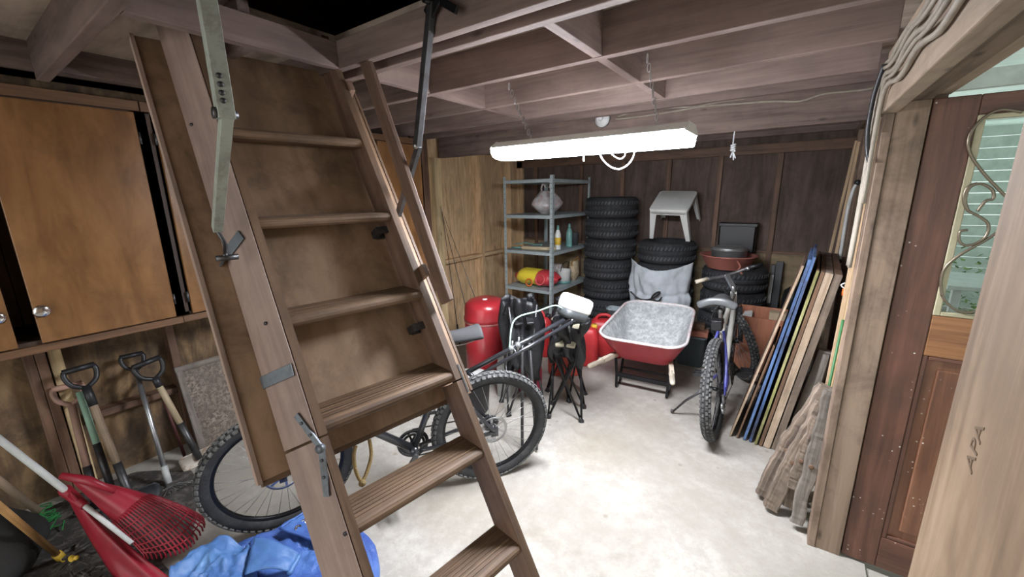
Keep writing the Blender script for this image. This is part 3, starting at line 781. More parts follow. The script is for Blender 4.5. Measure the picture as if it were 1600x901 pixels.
# flat brackets between near stringer and hatch panel
p0, p1 = side_pt(457, 577), side_pt(412, 597)
b = MB(); b.beam(p0, p1, .034, .004, SNN); b.beam(p1, V((p1.x-.003, p1.y, -.092)), .034, .004, (1, 0, 0)); b.build('stringer_bracket', 'blue_steel', lad, bevel=.001)
p0, p1 = side_pt(377, 366), side_pt(353, 398)
b = MB(); b.beam(p0, p1, .034, .004, SNN); b.beam(p1, V((p1.x-.02, p1.y-.03, -.088)), .026, .006, (1, 0, 0)); b.build('stringer_bracket', 'blue_steel', lad, bevel=.001)
for x, y in ((588, 375), (645, 517)):
    c = lad_pu(x, y, .41)
    b = MB(); b.box(.385, .42, c.y-.02, c.y+.012, -.090, -.082); b.box(.375, .395, c.y-.016, c.y+.010, -.09, -.045); b.box(.395, .42, c.y-.016, c.y+.01, -.05, -.044); b.build('stringer_bracket', 'dark_steel', lad, bevel=.001)
# folding arm, near side
uA = -.105
A0, A1, A2, A3 = lad_pu(322, -6, uA), lad_pu(352, 178, uA), lad_pu(338, 358, uA), lad_pu(352, 400, uA)
b = MB(); b.beam(A0, A1+(A1-A0).normalized()*.01, .030, .030, (1, 0, 0)); arm = b.build('folding_arm', 'arm_steel', lad, bevel=.001)
b = MB()
for f in (.66, .735, .81, .88):
    c = A0+(A1-A0)*f; b.cyl(c, c+(lu(EYE)-c).normalized()*.0185, .0055, 10)
b.build('bolt_hole', 'cable_black', arm)
b = MB(); b.cyl(A1+V((-.022, 0, 0)), A1+V((.022, 0, 0)), .008, 10); b.cyl(A1+V((-.022, 0, 0)), A1+V((-.016, 0, 0)), .012, 6); b.build('pivot_bolt', 'dark_steel', arm)
b = MB(); b.beam(A1+V((.002, 0, 0)), A2+V((.002, 0, 0)), .022, .022, (1, 0, 0)); b.build('folding_arm', 'arm_steel', lad, bevel=.001)
b = MB(); b.tube(spline([A2, A2+(A3-A2)*.5+V((.01, 0, -.01)), A3], 5), .0055, 8); b.cyl(A3+V((-.02, 0, -.01)), A3+V((.03, 0, -.01)), .008, 10); b.build('arm_link', 'dark_steel', lad)
# folding arm, far side
uB = .50
B0, B1, B2, B3 = lad_pu(675, 2, uB), lad_pu(652, 228, uB), lad_pu(641, 266, uB), lad_pu(620, 336, uB)
b = MB(); b.beam(B0, B1, .026, .02, (1, 0, 0)); arm = b.build('folding_arm', 'dark_steel', lad, bevel=.001)
b = MB(); b.cyl(B1+V((-.014, 0, 0)), B1+V((.012, 0, 0)), .010, 10); b.build('pivot_bolt', 'steel', arm)
b = MB(); b.beam(B1+V((.006, 0, 0)), B3+V((.006, 0, 0)), .024, .016, (1, 0, 0)); b.build('folding_arm', 'dark_steel', lad, bevel=.001)
b = MB(); b.beam(lad_pu(684, -8, .5), lad_pu(668, 26, .5), .05, .008, (1, 0, 0)); b.beam(lad_pu(690, 2, .5), lad_pu(714, 16, .5), .022, .01, (1, 0, 0)); b.cyl(B0+V((-.03, 0, 0)), B0+V((.02, 0, 0)), .012, 12); b.build('hinge_plate', 'black_metal', lad, bevel=.001)
# handrail and its blocks
H0, H1 = lad_pu(560, 62, .475), lad_pu(699, 472, .475)
b = MB(); d, s_, u_ = frame_of(H1-H0, (1, 0, 0)); b.beam(H0, H1, .058, .022, (1, 0, 0)); rail = b.build('handrail', 'stringer', lad, bevel=.004)
for x, y in ((548, 140), (663, 424)):
    c = lad_pu(x, y, .46); b = MB(); b.box(.445, .466, c.y-.022, c.y+.022, c.z-.04, c.z+.02, 1); b.build('rail_block', 'stringer', lad, bevel=.002)
c = lad_pu(618, 330, .456)
# bolts on stringers
for x, y in ((416, 505), (540, 833), (300, 195)):
    c = side_pt(x, y, 0); b = MB(); b.cyl(c-SNN*.004, c+SNN*.004, .005, 10); b.build('bolt', 'dark_steel', lad)
# pull rope hanging from the panel
pw = [V(lad_px(x, y, -.10)) for x, y in ((577, 686), (580, 710), (574, 735), (565, 751), (556, 735), (553, 712), (556, 696))]
b = MB(); b.tube(spline(pw, 6), .0055, 7); b.ball(pw[3]+V((0, -.006, 0)), .011, 10, 8); b.build('pull_rope', 'rope', lad)

# ================================================================== CABINETS on the left wall
CX = -2.70
def cab_unit(y0, y1, doors, label, z0=.985, z1=2.07):
    t = thing('storage_cabinet', label, 'cabinet', (CX-.2, (y0+y1)/2, z0), group='orange wood wall cabinets')
    b = MB(); th = .018
    b.box(-3.19, CX, y0, y0+th, z0, z1, 2); b.box(-3.19, CX, y1-th, y1, z0, z1, 2); b.box(-3.19, CX, y0, y1, z1-th, z1, 1); b.box(-3.19, CX, y0, y1, z0, z0+th, 1); b.box(-3.19, -3.18, y0, y1, z0, z1, 2)
    b.box(CX-.02, CX, y0, y0+.035, z0, z1, 2); b.box(CX-.02, CX, y1-.035, y1, z0, z1, 2); b.box(CX-.02, CX, y0, y1, z1-.05, z1, 1)
    b.build('carcass', 'cab_dark', t)
    b = MB(); b.box(CX-.015, CX+.024, y0-.002, y1+.002, z0-.035, z0, 1); b.build('bottom_rail', 'cab_frame', t, bevel=.003)
    b = MB(); b.box(CX+.001, CX+.022, y0, y1, z1-.045, z1, 1); b.build('top_rail', 'cab_frame', t, bevel=.002)
    for (d0, d1, kn) in doors:
        b = MB(); b.box(CX+.001, CX+.021, d0, d1, z0+.006, z1-.052, 2); dr_ = b.build('cabinet_door', 'cab', t, bevel=.003)
        ky = d0+.022 if kn < 0 else d1-.035; kz = z0+.155
        b = MB(); b.lathe([(.020, 0), (.011, .005), (.010, .020), (.018, .025), (.027, .031), (.028, .038), (.020, .043), (0, .044)], (CX+.021, ky, kz), (1, 0, 0), 20)
        b.build('knob', 'chrome', dr_)
        hy = d1 if kn < 0 else d0
        for hz in (z0+.10, z1-.17):
            b = MB(); b.cyl((CX+.013, hy+(.006 if kn < 0 else -.006), hz-.028), (CX+.013, hy+(.006 if kn < 0 else -.006), hz+.028), .006, 10); b.build('door_hinge', 'dark_steel', dr_)
    return t
cab_unit(-.70, .685, ((-.66, -.34, 1), (-.31, .112, 1), (.180, .662, -1)), 'orange wood cabinet on the left wall with a round chrome knob, nearest the camera')
cab_unit(.690, 1.60, ((.735, 1.13, 1), (1.16, 1.56, -1)), 'orange wood cabinet mostly hidden behind the ladder panel')
cab_unit(1.605, 2.52, ((1.64, 2.04, 1), (2.06, 2.49, -1)), 'shiny orange cabinet seen between ladder and handrail, farthest along the left wall')

# ================================================================== BICYCLES
def rotz(a): return Matrix.Rotation(a, 4, 'Z')
def tyre_mb(R, r, knobs=64, kmat=1):
    b = MB()
    prof = [(R-r+r*.98*math.cos(a)*1.0, r*.92*math.sin(a)) for a in [2*PI*i/14 for i in range(14)]]
    b.ring(prof, (0, 0, 0), (0, 1, 0), 64)
    b.cur = kmat
    for k in range(knobs):
        for j, (ph, w) in enumerate(((-.95, .4), (-.32, .30), (.32, .30), (.95, .4))):
            a = 2*PI*(k+.5*(j % 2))/knobs
            rad = V((math.cos(a), 0, math.sin(a))); tan = V((-math.sin(a), 0, math.cos(a))); ax = V((0, 1, 0))
            nrm = rad*math.cos(ph)+ax*math.sin(ph); c = rad*(R-r)+nrm*(r*.99); sd = tan.cross(nrm)
            L = 2*PI*R/knobs*.30; W = r*w*.62; H = .0045
            vs = [c+tan*(L*sx)+sd*(W*sy)+nrm*(H*sz) for sz in (-.4, 1) for sx, sy in ((-1, -1), (1, -1), (1, 1), (-1, 1))]
            b.add(vs, [(4, 5, 6, 7), (0, 4, 7, 3), (1, 2, 6, 5), (0, 1, 5, 4), (3, 7, 6, 2)])
    return b
def wheel(par, pos, M4, R, r, rimmat, tread='tread_dust', disc=True, nsp=32, hubmat='black_metal'):
    X = Matrix.Translation(pos) @ M4
    b = MB(); Ri = R-2*r+.006
    b.ring([(Ri, -.012), (Ri+.004, -.0135), (Ri, -.011), (Ri-.016, -.008), (Ri-.019, 0), (Ri-.016, .008), (Ri, .011), (Ri+.004, .0135), (Ri, .012), (Ri-.004, 0)], (0, 0, 0), (0, 1, 0), 64)
    w = b.build('wheel', rimmat, par, xf=X)
    tyre_mb(R, r).build('tyre', ['rubber', tread], w, xf=X)
    b = MB()
    for i in range(nsp):
        a = 2*PI*i/nsp; sd = 1 if i % 2 else -1; off = (.55 if (i//2) % 2 else -.55)
        b.tube([V((math.cos(a+off)*.022, sd*.028, math.sin(a+off)*.022)), V((math.cos(a)*(Ri-.016), sd*.003, math.sin(a)*(Ri-.016)))], .00115, 5)
    b.build('spokes', 'alloy', w, xf=X)
    b = MB(); b.lathe([(.006, -.065), (.009, -.06), (.009, -.036), (.026, -.032), (.026, -.027), (.014, -.02), (.013, .02), (.026, .027), (.026, .032), (.009, .036), (.009, .06), (.006, .065)], (0, 0, 0), (0, 1, 0), 20)
    b.build('hub', hubmat, w, xf=X)
    if disc:
        b = MB(); y = .038
        b.ring([(.080, y), (.080, y+.002), (.066, y+.002), (.066, y)], (0, 0, 0), (0, 1, 0), 40)
        for i in range(6):
            a = 2*PI*i/6; b.beam((math.cos(a)*.02, y+.001, math.sin(a)*.02), (math.cos(a+.4)*.068, y+.001, math.sin(a+.4)*.068), .010, .002, (0, 1, 0))
        b.build('brake_disc', 'steel', w, xf=X)
    return w
def bike(label, loc, heading, lean, c, steer=0, R=.335, r=.028, wb=1.07, seat_z=.90, bar_z=1.00, disc=True, kick=False, seat=None, sw=1.0, sth=.022, bw=1.0, group=None, name='mountain_bike'):
    rot = Matrix.Rotation(heading, 4, 'Z') @ Matrix.Rotation(lean, 4, 'X')
    t = thing(name, label, 'bicycle', loc, rot, world=False, group=group)
    I = Matrix.Identity(4)
    Aax = V((0, 0, R)); BB = V((.43, 0, .29)); ST = V((.27, 0, .70)); SAD = V((.20, 0, seat_z)); HT = V((.87, 0, .80)); HB = V((.91, 0, .68)); Fax = V((wb, 0, R))
    # rear
    wheel(t, Aax, I, R, r, c['rim'], disc=disc)
    b = MB()
    b.tube([BB, ST+(ST-BB)*.06], .017, 12); b.tube([ST-V((.01, 0, .05)), HT], .018, 12); b.tube([BB, HB], .021, 12); b.tube([HB-(HT-HB)*.12, HT+(HT-HB)*.12], .023, 14)
    b.lathe([(.022, -.036), (.022, .036)], BB, (0, 1, 0), 16)
    frame = b.build('frame', c['frame'], t)
    b = MB()
    for s in (-1, 1):
        b.tube(spline([Aax+V((0, s*.062, 0)), V((.20, s*.05, R-.02)), BB+V((-.03, s*.022, 0))], 5), .011, 9)
        b.tube(spline([Aax+V((0, s*.062, 0)), V((.12, s*.052, .50)), ST+V((-.02, s*.016, -.04))], 5), .010, 9)
        b.box(-.02, .02, s*.062-.004, s*.062+.004, R-.025, R+.025)
    b.build('rear_stays', c.get('stay', c['frame']), t)
    b = MB(); b.tube([ST, SAD-V((0, 0, .03))], .0135, 10); b.lathe([(.021, 0), (.021, .03)], ST+(ST-BB)*.04, (ST-BB), 12); sp = b.build('seat_post', 'alloy', t)
    # saddle: loft
    def sf(u, v):
        x = .13-.27*u; a = -1+2*v
        w = .018+.055*(max(0, (u-.25)/.75))**1.1 if u > .25 else .018+.004*u
        z = .012*math.cos(a*PI/2)+.010*math.cos(u*PI)*-.2+.018*(u**3)-.022*abs(a)**2.2-.012*max(0, (.12-u)/.12)
        return SAD+V((x-.01, a*w*1.05*sw, z))
    b = MB(); b.grid(sf, 18, 12, sth); sad = b.build('saddle', c['saddle'], t, subd=1)
    if seat:
        b = MB()
        for s in (-1, 1): b.grid(lambda u, v, s=s: sf(.55+.40*u, .5+s*(.12+.30*v))+V((0, 0, .0025)), 6, 6, .001)
        b.build('saddle_patch', seat, sad)
    b = MB()
    for s in (-1, 1): b.tube(spline([SAD+V((.10, s*.01, -.02)), SAD+V((.05, s*.02, -.035)), SAD+V((-.05, s*.022, -.035)), SAD+V((-.12, s*.03, -.015))], 4), .0035, 6)
    b.build('saddle_rail', 'steel', sad)
    # crank, chain, cassette, derailleur
    b = MB(); b.ring([(.085, -.055), (.085, -.051), (.066, -.051), (.066, -.055)], BB, (0, 1, 0), 40); b.ring([(.065, -.049), (.065, -.046), (.05, -.046), (.05, -.049)], BB, (0, 1, 0), 36)
    for i in range(5):
        a = 2*PI*i/5; b.beam(BB+V((0, -.052, 0)), BB+V((math.cos(a)*.07, -.052, math.sin(a)*.07)), .012, .004, (0, 1, 0))
    ck = b.build('chainring', 'dark_steel', t)
    for s, a in ((-1, c.get('crank', .3)), (1, c.get('crank', .3)+PI)):
        p0 = BB+V((0, s*.062, 0)); p1 = p0+V((math.cos(a)*.17, s*.012, math.sin(a)*.17))
        b = MB(); b.beam(p0, p1, .026, .014, (0, 1, 0)); b.cyl(p0-V((0, .012*s, 0)), p0+V((0, .008*s, 0)), .016, 12); ca = b.build('crank_arm', c.get('crankm', 'alloy'), t, bevel=.004)
        b = MB(); q = p1+V((0, s*.055, 0))
        b.cyl(p1, q+V((0, s*.045, 0)), .007, 8)
        b.box(q.x-.045, q.x-.036, q.y-.045, q.y+.045, q.z-.011, q.z+.011); b.box(q.x+.036, q.x+.045, q.y-.045, q.y+.045, q.z-.011, q.z+.011)
        for yy in (-.045, .037): b.box(q.x-.045, q.x+.045, q.y+yy, q.y+yy+.008, q.z-.011, q.z+.011)
        b.box(q.x-.012, q.x+.012, q.y-.04, q.y+.04, q.z-.013, q.z+.013)
        b.build('pedal', c.get('pedal', 'black_plastic'), ca, bevel=.002)
    b = MB()
    for rr, y in ((.05, -.032), (.042, -.037), (.034, -.042), (.027, -.047)): b.ring([(rr, y), (rr, y+.002), (.015, y+.002), (.015, y)], Aax, (0, 1, 0), 30)
    b.build('cassette', 'dark_steel', t)
    b = MB()
    top = [Aax+V((0, -.044, .045)), BB+V((0, -.053, .085))]; bot = [BB+V((0, -.053, -.085)), V((.03, -.044, R-.12)), V((-.01, -.044, R-.11))]
    b.tube(top, .0045, 6, flat=.6); b.tube(bot, .0045, 6, flat=.6); b.build('chain', 'dark_steel', t)
    b = MB(); b.beam((0, -.05, R-.02), (.03, -.05, R-.10), .022, .014, (0, 1, 0)); b.lathe([(.022, -.006), (.022, .006)], (-.005, -.046, R-.11), (0, 1, 0), 16); b.lathe([(.02, -.006), (.02, .006)], (.03, -.046, R-.16), (0, 1, 0), 16); b.beam((-.005, -.055, R-.11), (.03, -.055, R-.16), .02, .003, (0, 1, 0)); b.build('derailleur', 'alloy', t, bevel=.001)
    # steering group about the head axis
    ax = (HT-HB).normalized()
    S = Matrix.Translation(HB) @ Matrix.Rotation(steer, 4, ax) @ Matrix.Translation(-HB)
    b = MB(); crown = HB-ax*.045
    b.beam(crown+V((0, -.055, 0)), crown+V((0, .055, 0)), .04, .03, ax)
    for s in (-1, 1):
        d = (Fax-V((.0, 0, 0)))-crown
        b.tube([crown+V((0, s*.055, .02)), crown+V((0, s*.055, 0))+d*.45], .0145, 10); b.tube([crown+V((0, s*.055, 0))+d*.38, Fax+V((-.0, s*.055, 0))], .019, 12)
        b.box(Fax.x-.016, Fax.x+.016, s*.062-.005, s*.062+.005, Fax.z-.02, Fax.z+.02)
    b.tube(spline([crown+(Fax-crown)*.42+V((-.03, -.055, 0)), crown+(Fax-crown)*.30+V((.05, 0, .07)), crown+(Fax-crown)*.42+V((-.03, .055, 0))], 6), .010, 8)
    fk = b.build('fork', c.get('fork', c['frame']), t, xf=S)
    wheel(t, V((0, 0, 0)), S @ Matrix.Translation(Fax), R, r, c['rim'], disc=disc)
    b = MB(); st = HT+ax*.05; bc = V((HT.x+.05, 0, bar_z))
    b.tube([HT, st+ax*.02], .016, 10); b.beam(st, bc, .03, .03, (0, 1, 0)); b.build('handlebar_stem', c.get('bar', 'black_metal'), t, xf=S)
    b = MB(); hb = spline([bc+V((-.045, -.31*bw, .02)), bc+V((-.03, -.2*bw, .018)), bc+V((0, -.06, 0)), bc+V((0, .06, 0)), bc+V((-.03, .2*bw, .018)), bc+V((-.045, .31*bw, .02))], 5)
    b.tube(hb, .0115, 10); bar = b.build('handlebar', c.get('bar', 'black_metal'), t, xf=S)
    for s in (-1, 1):
        b = MB(); b.tube([bc+V((-.033, s*.20*bw, .018)), bc+V((-.045, s*.315*bw, .02))], .0165, 12); b.build('grip', c.get('grip', 'black_plastic') if s > 0 else 'black_plastic', bar, xf=S)
        b = MB(); b.tube(spline([bc+V((-.01, s*.165, .008)), bc+V((.035, s*.19*bw, -.005)), bc+V((.035, s*.27*bw, -.012))], 4), .005, 7); b.lathe([(.016, -.012), (.016, .012)], bc+V((-.028, s*.16, .014)), (0, 1, 0), 12); b.build('brake_lever', 'alloy', bar, xf=S)
    b = MB()
    b.tube(spline([bc+V((.03, -.16, .0)), bc+V((.12, -.05, -.03)), bc+V((.10, .0, -.14)), HB+V((.02, .02, .02))], 6), .0025, 6)
    b.tube(spline([bc+V((.03, .16, .0)), bc+V((.13, .05, -.02)), bc+V((.06, .0, -.16)), HB+V((-.03, -.02, .06))], 6), .0025, 6)
    b.build('control_cable', 'cable_black', bar, xf=S)
    if kick:
        b = MB(); b.tube([V((.06, .07, R-.04)), V((.10, .20, .17)), V((.13, .30, c.get('kz', .02)))], [.009, .008, .007], 8); b.ball((.13, .305, c.get('kz', .02)+.004), .013, 8, 6); b.build('kickstand', 'dark_steel', t)
    return t
# bicycle A (dark, lying along the left behind the ladder)
pA, fA = V((-1.29, 1.60, 0)), V((-1.97, .66, 0))
hA = math.atan2(fA.y-pA.y, fA.x-pA.x)
bikeA = bike('black mountain bike with knobbly tyres standing behind the ladder', tuple(pA), hA, R_(-3),
     dict(frame='black_frame', stay='black_frame', rim='black_metal', saddle='saddle_dark', crank=-1.0+PI, crankm='dark_steel', pedal='alloy', fork='black_frame'), steer=R_(14), wb=1.05, r=.03)
# bicycle B (silver and blue, beside the wheelbarrow)
pB, fB = V((-.285, 2.75, 0)), V((-.28, 3.82, 0))
hB = math.atan2(fB.y-pB.y, fB.x-pB.x)
bikeB = bike('silver and blue bicycle on its kickstand between wheelbarrow and leaning boards', tuple(pB), hB, R_(-5),
     dict(frame='white_frame', stay='blue_frame', rim='black_metal', saddle='saddle_grey', crank=-.2, crankm='black_metal', fork='dark_grey', kz=.045, bar='alloy', grip='barrow_grip'), steer=R_(36), wb=1.05, r=.032, disc=False, kick=True, seat='saddle_lime', seat_z=.86, bar_z=.95, sw=1.42, sth=.05, bw=.86)
b = MB(); b.box(.06, .14, -.032, .032, .715, .785); o = b.build('saddle_bag', 'black_cloth', bikeB, bevel=.006)

# ================================================================== WHEELBARROW
WB = V((-.87, 2.90, 0)); wb_t = thing('wheelbarrow', 'red wheelbarrow with a cement crusted grey tray and wooden handles', 'wheelbarrow', tuple(WB), Matrix.Rotation(R_(5), 4, 'Z'), world=False)
def rrect(cx, cy, hx, hy, rc, n=6):
    out = []
    for sx, sy, a0 in ((1, 1, 0), (-1, 1, PI/2), (-1, -1, PI), (1, -1, 1.5*PI)):
        for k in range(n+1):
            a = a0+PI/2*k/n; out.append((cx+sx*(hx-rc)+math.cos(a)*rc, cy+sy*(hy-rc)+math.sin(a)*rc))
    return out
# tray: stacked rounded rings from floor to rim; y local = towards the wheel
def tray_ring(f):
    hx0, hx1 = .20, .33; y0n, y1n = .14, -.06; y0f, y1f = .50, .84
    g = f**.9
    yn = y0n+(y1n-y0n)*g; yf = y0f+(y1f-y0f)*g; hx = hx0+(hx1-hx0)*g
    zz = lambda y: .29+f*(.225+.09*((y+.05)/.91))
    taper = lambda y: 1-.10*((y-yn)/(yf-yn))
    return [V((x*taper(y), y, zz(y))) for x, y in rrect(0, (yn+yf)/2, hx, (yf-yn)/2, .08+.07*g, 7)]
inner = [tray_ring(f) for f in (0, .02, .1, .25, .45, .65, .85, 1.0)]
n_ = len(inner[0])
def loft(b, rings, cap0=False, cap1=False, smooth=True):
    k = len(rings[0]); vs = [p for r in rings for p in r]
    fs = [(i*k+j, i*k+(j+1) % k, (i+1)*k+(j+1) % k, (i+1)*k+j) for i in range(len(rings)-1) for j in range(k)]
    if cap0: fs.append(tuple(range(k-1, -1, -1)))
    if cap1: fs.append(tuple((len(rings)-1)*k+j for j in range(k)))
    return b.add(vs, fs, smooth)
def cement_mat():
    m, nt, b = _nt('cement_crusted_tray'); v = gcoord(nt, (1, 1, 1), False)
    n = noise_n(nt, v, 7, 7, .7, .5); n2 = noise_n(nt, v, 28, 6, .75, .3)
    c = ramp(nt, n, [(.3, (.34, .36, .37)), (.5, (.52, .54, .54)), (.7, (.68, .69, .69))])
    c = mixc(nt, ramp(nt, n2, [(.42, (.65,)*3), (.58, (0, 0, 0))]), c, (.24, .25, .26))
    nt.links.new(c, b.inputs['Base Color']); b.inputs['Roughness'].default_value = .7; bump(nt, b, n2, .5, .01); return m
M['cement'] = cement_mat()
b = MB(); loft(b, inner, cap0=False); b.add(list(inner[0]), [tuple(range(n_))]); b.build('tray_lining', 'cement', wb_t)
b = MB()
outer = [[p+V((p.x*.02, 0, -.004)) for p in r] for r in inner]
loft(b, outer); b.add(list(outer[0]), [tuple(range(n_-1, -1, -1))]); b.build('tray', 'barrow_red', wb_t)
b = MB(); b.tube(inner[-1], .011, 8, True); b.build('tray_rim', plain('worn_white_rim', (.72, .68, .68), .5, worn=(.5, .1, .11), wornamt=.5), wb_t)
b = MB(); b.lathe([(.0, 0), (.02, .001), (.012, .008), (0, .01)], (.07, .30, .293), (0, 0, 1), 9, sx=1.6); b.build('leaf', 'lime', wb_t)
for s in (-1, 1):
    hn, hf = V((s*.275, -.19, .345)), V((s*.07, 1.0, .205))
    b = MB(); d = hf-hn; b.beam(hn+d*.06, hf, .034, .04, (0, 0, 1)); sh = b.build('shaft', 'barrow_grip', wb_t, bevel=.005)
    b = MB(); b.tube([hn-d*.09, hn-d*.075, hn-d*.03, hn+d*.0, hn+d*.03, hn+d*.07, hn+d*.1], [.012, .0175, .019, .020, .017, .021, .021], 12); b.build('handle_grip', 'barrow_grip', sh)
    p = [V((s*.215, .16, .285)), V((s*.205, .17, .14)), V((s*.20, .16, .020)), V((s*.20, .27, .012)), V((s*.205, .34, .14)), V((s*.205, .40, .25))]
    b = MB()
    for q0, q1 in zip(p, p[1:]): b.beam(q0, q1, .022, .018, (1, 0, 0))
    b.build('leg', 'black_metal', wb_t, bevel=.003)
b = MB(); b.beam((-.2, .172, .125), (.2, .172, .125), .03, .03, (0, 0, 1)); b.beam((-.2, .335, .125), (.2, .335, .125), .022, .012, (0, 0, 1)); b.build('leg_brace', 'black_metal', wb_t, bevel=.003)
b = MB(); b.ring([(.185-.045+.045*math.cos(a), .045*math.sin(a)) for a in [2*PI*i/12 for i in range(12)]], (0, .92, .185), (1, 0, 0), 40); bw = b.build('wheel', 'rubber', wb_t)
b = MB(); b.lathe([(.10, -.02), (.06, -.012), (.025, -.03), (.02, -.06), (.02, .06), (.025, .03), (.06, .012), (.10, .02)], (0, .92, .185), (1, 0, 0), 24); b.build('wheel_rim', 'dark_steel', bw)

# ================================================================== METAL SHELF
SX0, SX1, SY0, SY1 = -2.63, -2.02, 3.60, 4.50
sh = thing('metal_shelf', 'pale galvanised metal shelving unit in the back left corner', 'shelf', ((SX0+SX1)/2, (SY0+SY1)/2, 0))
for x, y, sx, sy in ((SX0, SY0, 1, 1), (SX1, SY0, -1, 1), (SX0, SY1, 1, -1), (SX1, SY1, -1, -1)):
    b = MB(); b.box(min(x, x+sx*.034), max(x, x+sx*.034), min(y, y+sy*.0022), max(y, y+sy*.0022), .0, 1.79, 2); b.box(min(x, x+sx*.0022), max(x, x+sx*.0022), min(y, y+sy*.034), max(y, y+sy*.034), .0, 1.79, 2)
    po = b.build('corner_post', 'galv', sh)
    b = MB()
    for k in range(34):
        z = .06+k*.05; b.cyl((x+sx*.017, y-sy*.0005, z), (x+sx*.017, y-sy*.0001, z), .0045, 8); b.cyl((x-sx*.0005, y+sy*.017, z), (x-sx*.0001, y+sy*.017, z), .0045, 8)
    b.build('bolt_hole', 'dark_grey', po)
for z in (.18, .605, 1.015, 1.395, 1.755):
    b = MB(); b.box(SX0+.003, SX1-.003, SY0+.003, SY1-.003, z-.004, z, 1)
    for bx in ((SX0+.003, SX1-.003, SY0+.003, SY0+.006), (SX0+.003, SX1-.003, SY1-.006, SY1-.003), (SX0+.003, SX0+.006, SY0, SY1), (SX1-.006, SX1-.003, SY0, SY1)): b.box(*bx, z-.036, z)
    b.build('shelf_board', 'galv', sh, bevel=.001)
# things on the shelf
def bag_mb(c, rx, ry, h, top=.35, seed=0, lumps=.12, n=28, m=12):
    b = MB()
    def fn(u, v):
        a = 2*PI*u; z = v
        r = (math.sin(min(1, v*1.9+.25)*PI/2)) if v < .45 else 1-(1-top)*((v-.45)/.55)**1.3
        k = 1+lumps*nz(math.cos(a)*1.7+seed, math.sin(a)*1.7, v*3.1)+lumps*.5*nz(math.cos(a)*5+seed, math.sin(a)*5, v*7)
        return V(c)+V((math.cos(a)*rx*r*k, math.sin(a)*ry*r*k, h*z))
    b.grid(fn, n, m)
    b.add([fn(i/n, 0) for i in range(n)], [tuple(range(n-1, -1, -1))]); b.add([fn(i/n, 1) for i in range(n)], [tuple(range(n))])
    return b
t = thing('plastic_bag', 'knotted clear plastic bag of reddish things on the upper shelf', 'bag', (-2.18, 4.02, 1.397))
bag_mb((-2.245, 3.86, 1.399), .165, .165, .24, .4, 3, .22).build('bag_body', 'clear_bag', t)
for s in (-1, 1):
    b = MB(); c = V((-2.245, 3.86, 1.60))
    b.tube(spline([c+V((s*.03, 0, -.02)), c+V((s*.07, .01, .06)), c+V((s*.05, .02, .12)), c+V((s*.02, .02, .07))], 5), .012, 6, flat=.35); b.build('bag_handle', 'clear_bag', t)
def spray(x, y, z, label, body, cap, h=.17, r=.026):
    t = thing('spray_bottle', label, 'bottle', (x, y, z)); b = MB()
    b.lathe([(r*.95, 0), (r, .01), (r, h*.62), (r*.55, h*.78), (r*.4, h*.82)], (x, y, z), (0, 0, 1), 20); b.build('bottle_body', body, t)
    b = MB(); b.lathe([(r*.42, h*.80), (r*.42, h*.9), (r*.3, h), (0, h)], (x, y, z), (0, 0, 1), 14); b.build('nozzle', cap, t)
    return t
t = spray(-2.10, 3.86, 1.017, 'white bottle with yellow label behind the middle shelf post', 'white_plastic', 'teal_glass', .26, .033)
b = MB(); b.lathe([(.0345, .05), (.0345, .13)], (-2.10, 3.86, 1.017), (0, 0, 1), 20); b.build('paper_label', 'yellow', t)
spray(-2.10, 4.13, 1.017, 'slim teal bottle with tall nozzle standing on the middle shelf', 'teal_glass', 'teal_glass', .26, .036)
t = thing('plastic_tub', 'dark teal tub beside the teal bottle on the middle shelf', 'tub', (-2.12, 4.30, 1.017))
b = MB(); b.lathe([(.045, 0), (.055, .14), (.058, .145), (.052, .145), (.045, .02), (0, .02)], (-2.12, 4.30, 1.017), (0, 0, 1), 22); b.build('tub_body', 'dark_grey', t)
t = thing('hand_saw', 'hand tool with a long wooden handle lying on the middle shelf', 'tool', (-2.2, 3.68, 1.017))
b = MB(); P = [V((-2.44, 3.67, 1.037)), V((-2.35, 3.668, 1.040)), V((-2.2, 3.665, 1.041)), V((-2.10, 3.72, 1.041)), V((-2.08, 3.76, 1.041))]
b.tube(spline(P, 5), .021, 10); b.build('handle', 'handle_pale', t)
b = MB(); b.tube([V((-2.62+.03, 3.68, 1.03)), V((-2.44, 3.67, 1.037))], .008, 8); b.tube(spline([V((-2.58, 3.74, 1.06)), V((-2.45, 3.76, 1.08)), V((-2.33, 3.76, 1.065)), V((-2.24, 3.76, 1.07))], 5), .006, 7); b.build('tool_head', 'teal_glass', t)
# bag of charcoal-like sack: red and yellow
def sack_mat():
    m, nt, b = _nt('red_yellow_sack')
    v = gcoord(nt, (1, 1, 1))
    sep = nt.nodes.new('ShaderNodeSeparateXYZ'); nt.links.new(v, sep.inputs[0])
    n = noise_n(nt, v, 9, 3, .5)
    ad = _node(nt, 'ShaderNodeMath', operation='MULTIPLY_ADD'); nt.links.new(n, ad.inputs[0]); ad.inputs[1].default_value = .12; nt.links.new(sep.outputs['X'], ad.inputs[2])
    c = ramp(nt, ad.outputs[0], [(0.0, (.45, .03, .04)), (.075, (.45, .03, .04)), (.09, (.80, .62, .05)), (.325, (.85, .68, .06)), (.34, (.55, .05, .06)), (.8, (.5, .04, .06))])
    nt.links.new(c, b.inputs['Base Color']); b.inputs['Roughness'].default_value = .35; bump(nt, b, noise_n(nt, v, 14, 4, .6), .5, .012); return m
M['sackred'] = sack_mat()
t = thing('feed_sack', 'red and yellow plastic sack lying on the lower shelf', 'sack', (-2.28, 3.74, .607))
sk = MB(); sk.raw = True
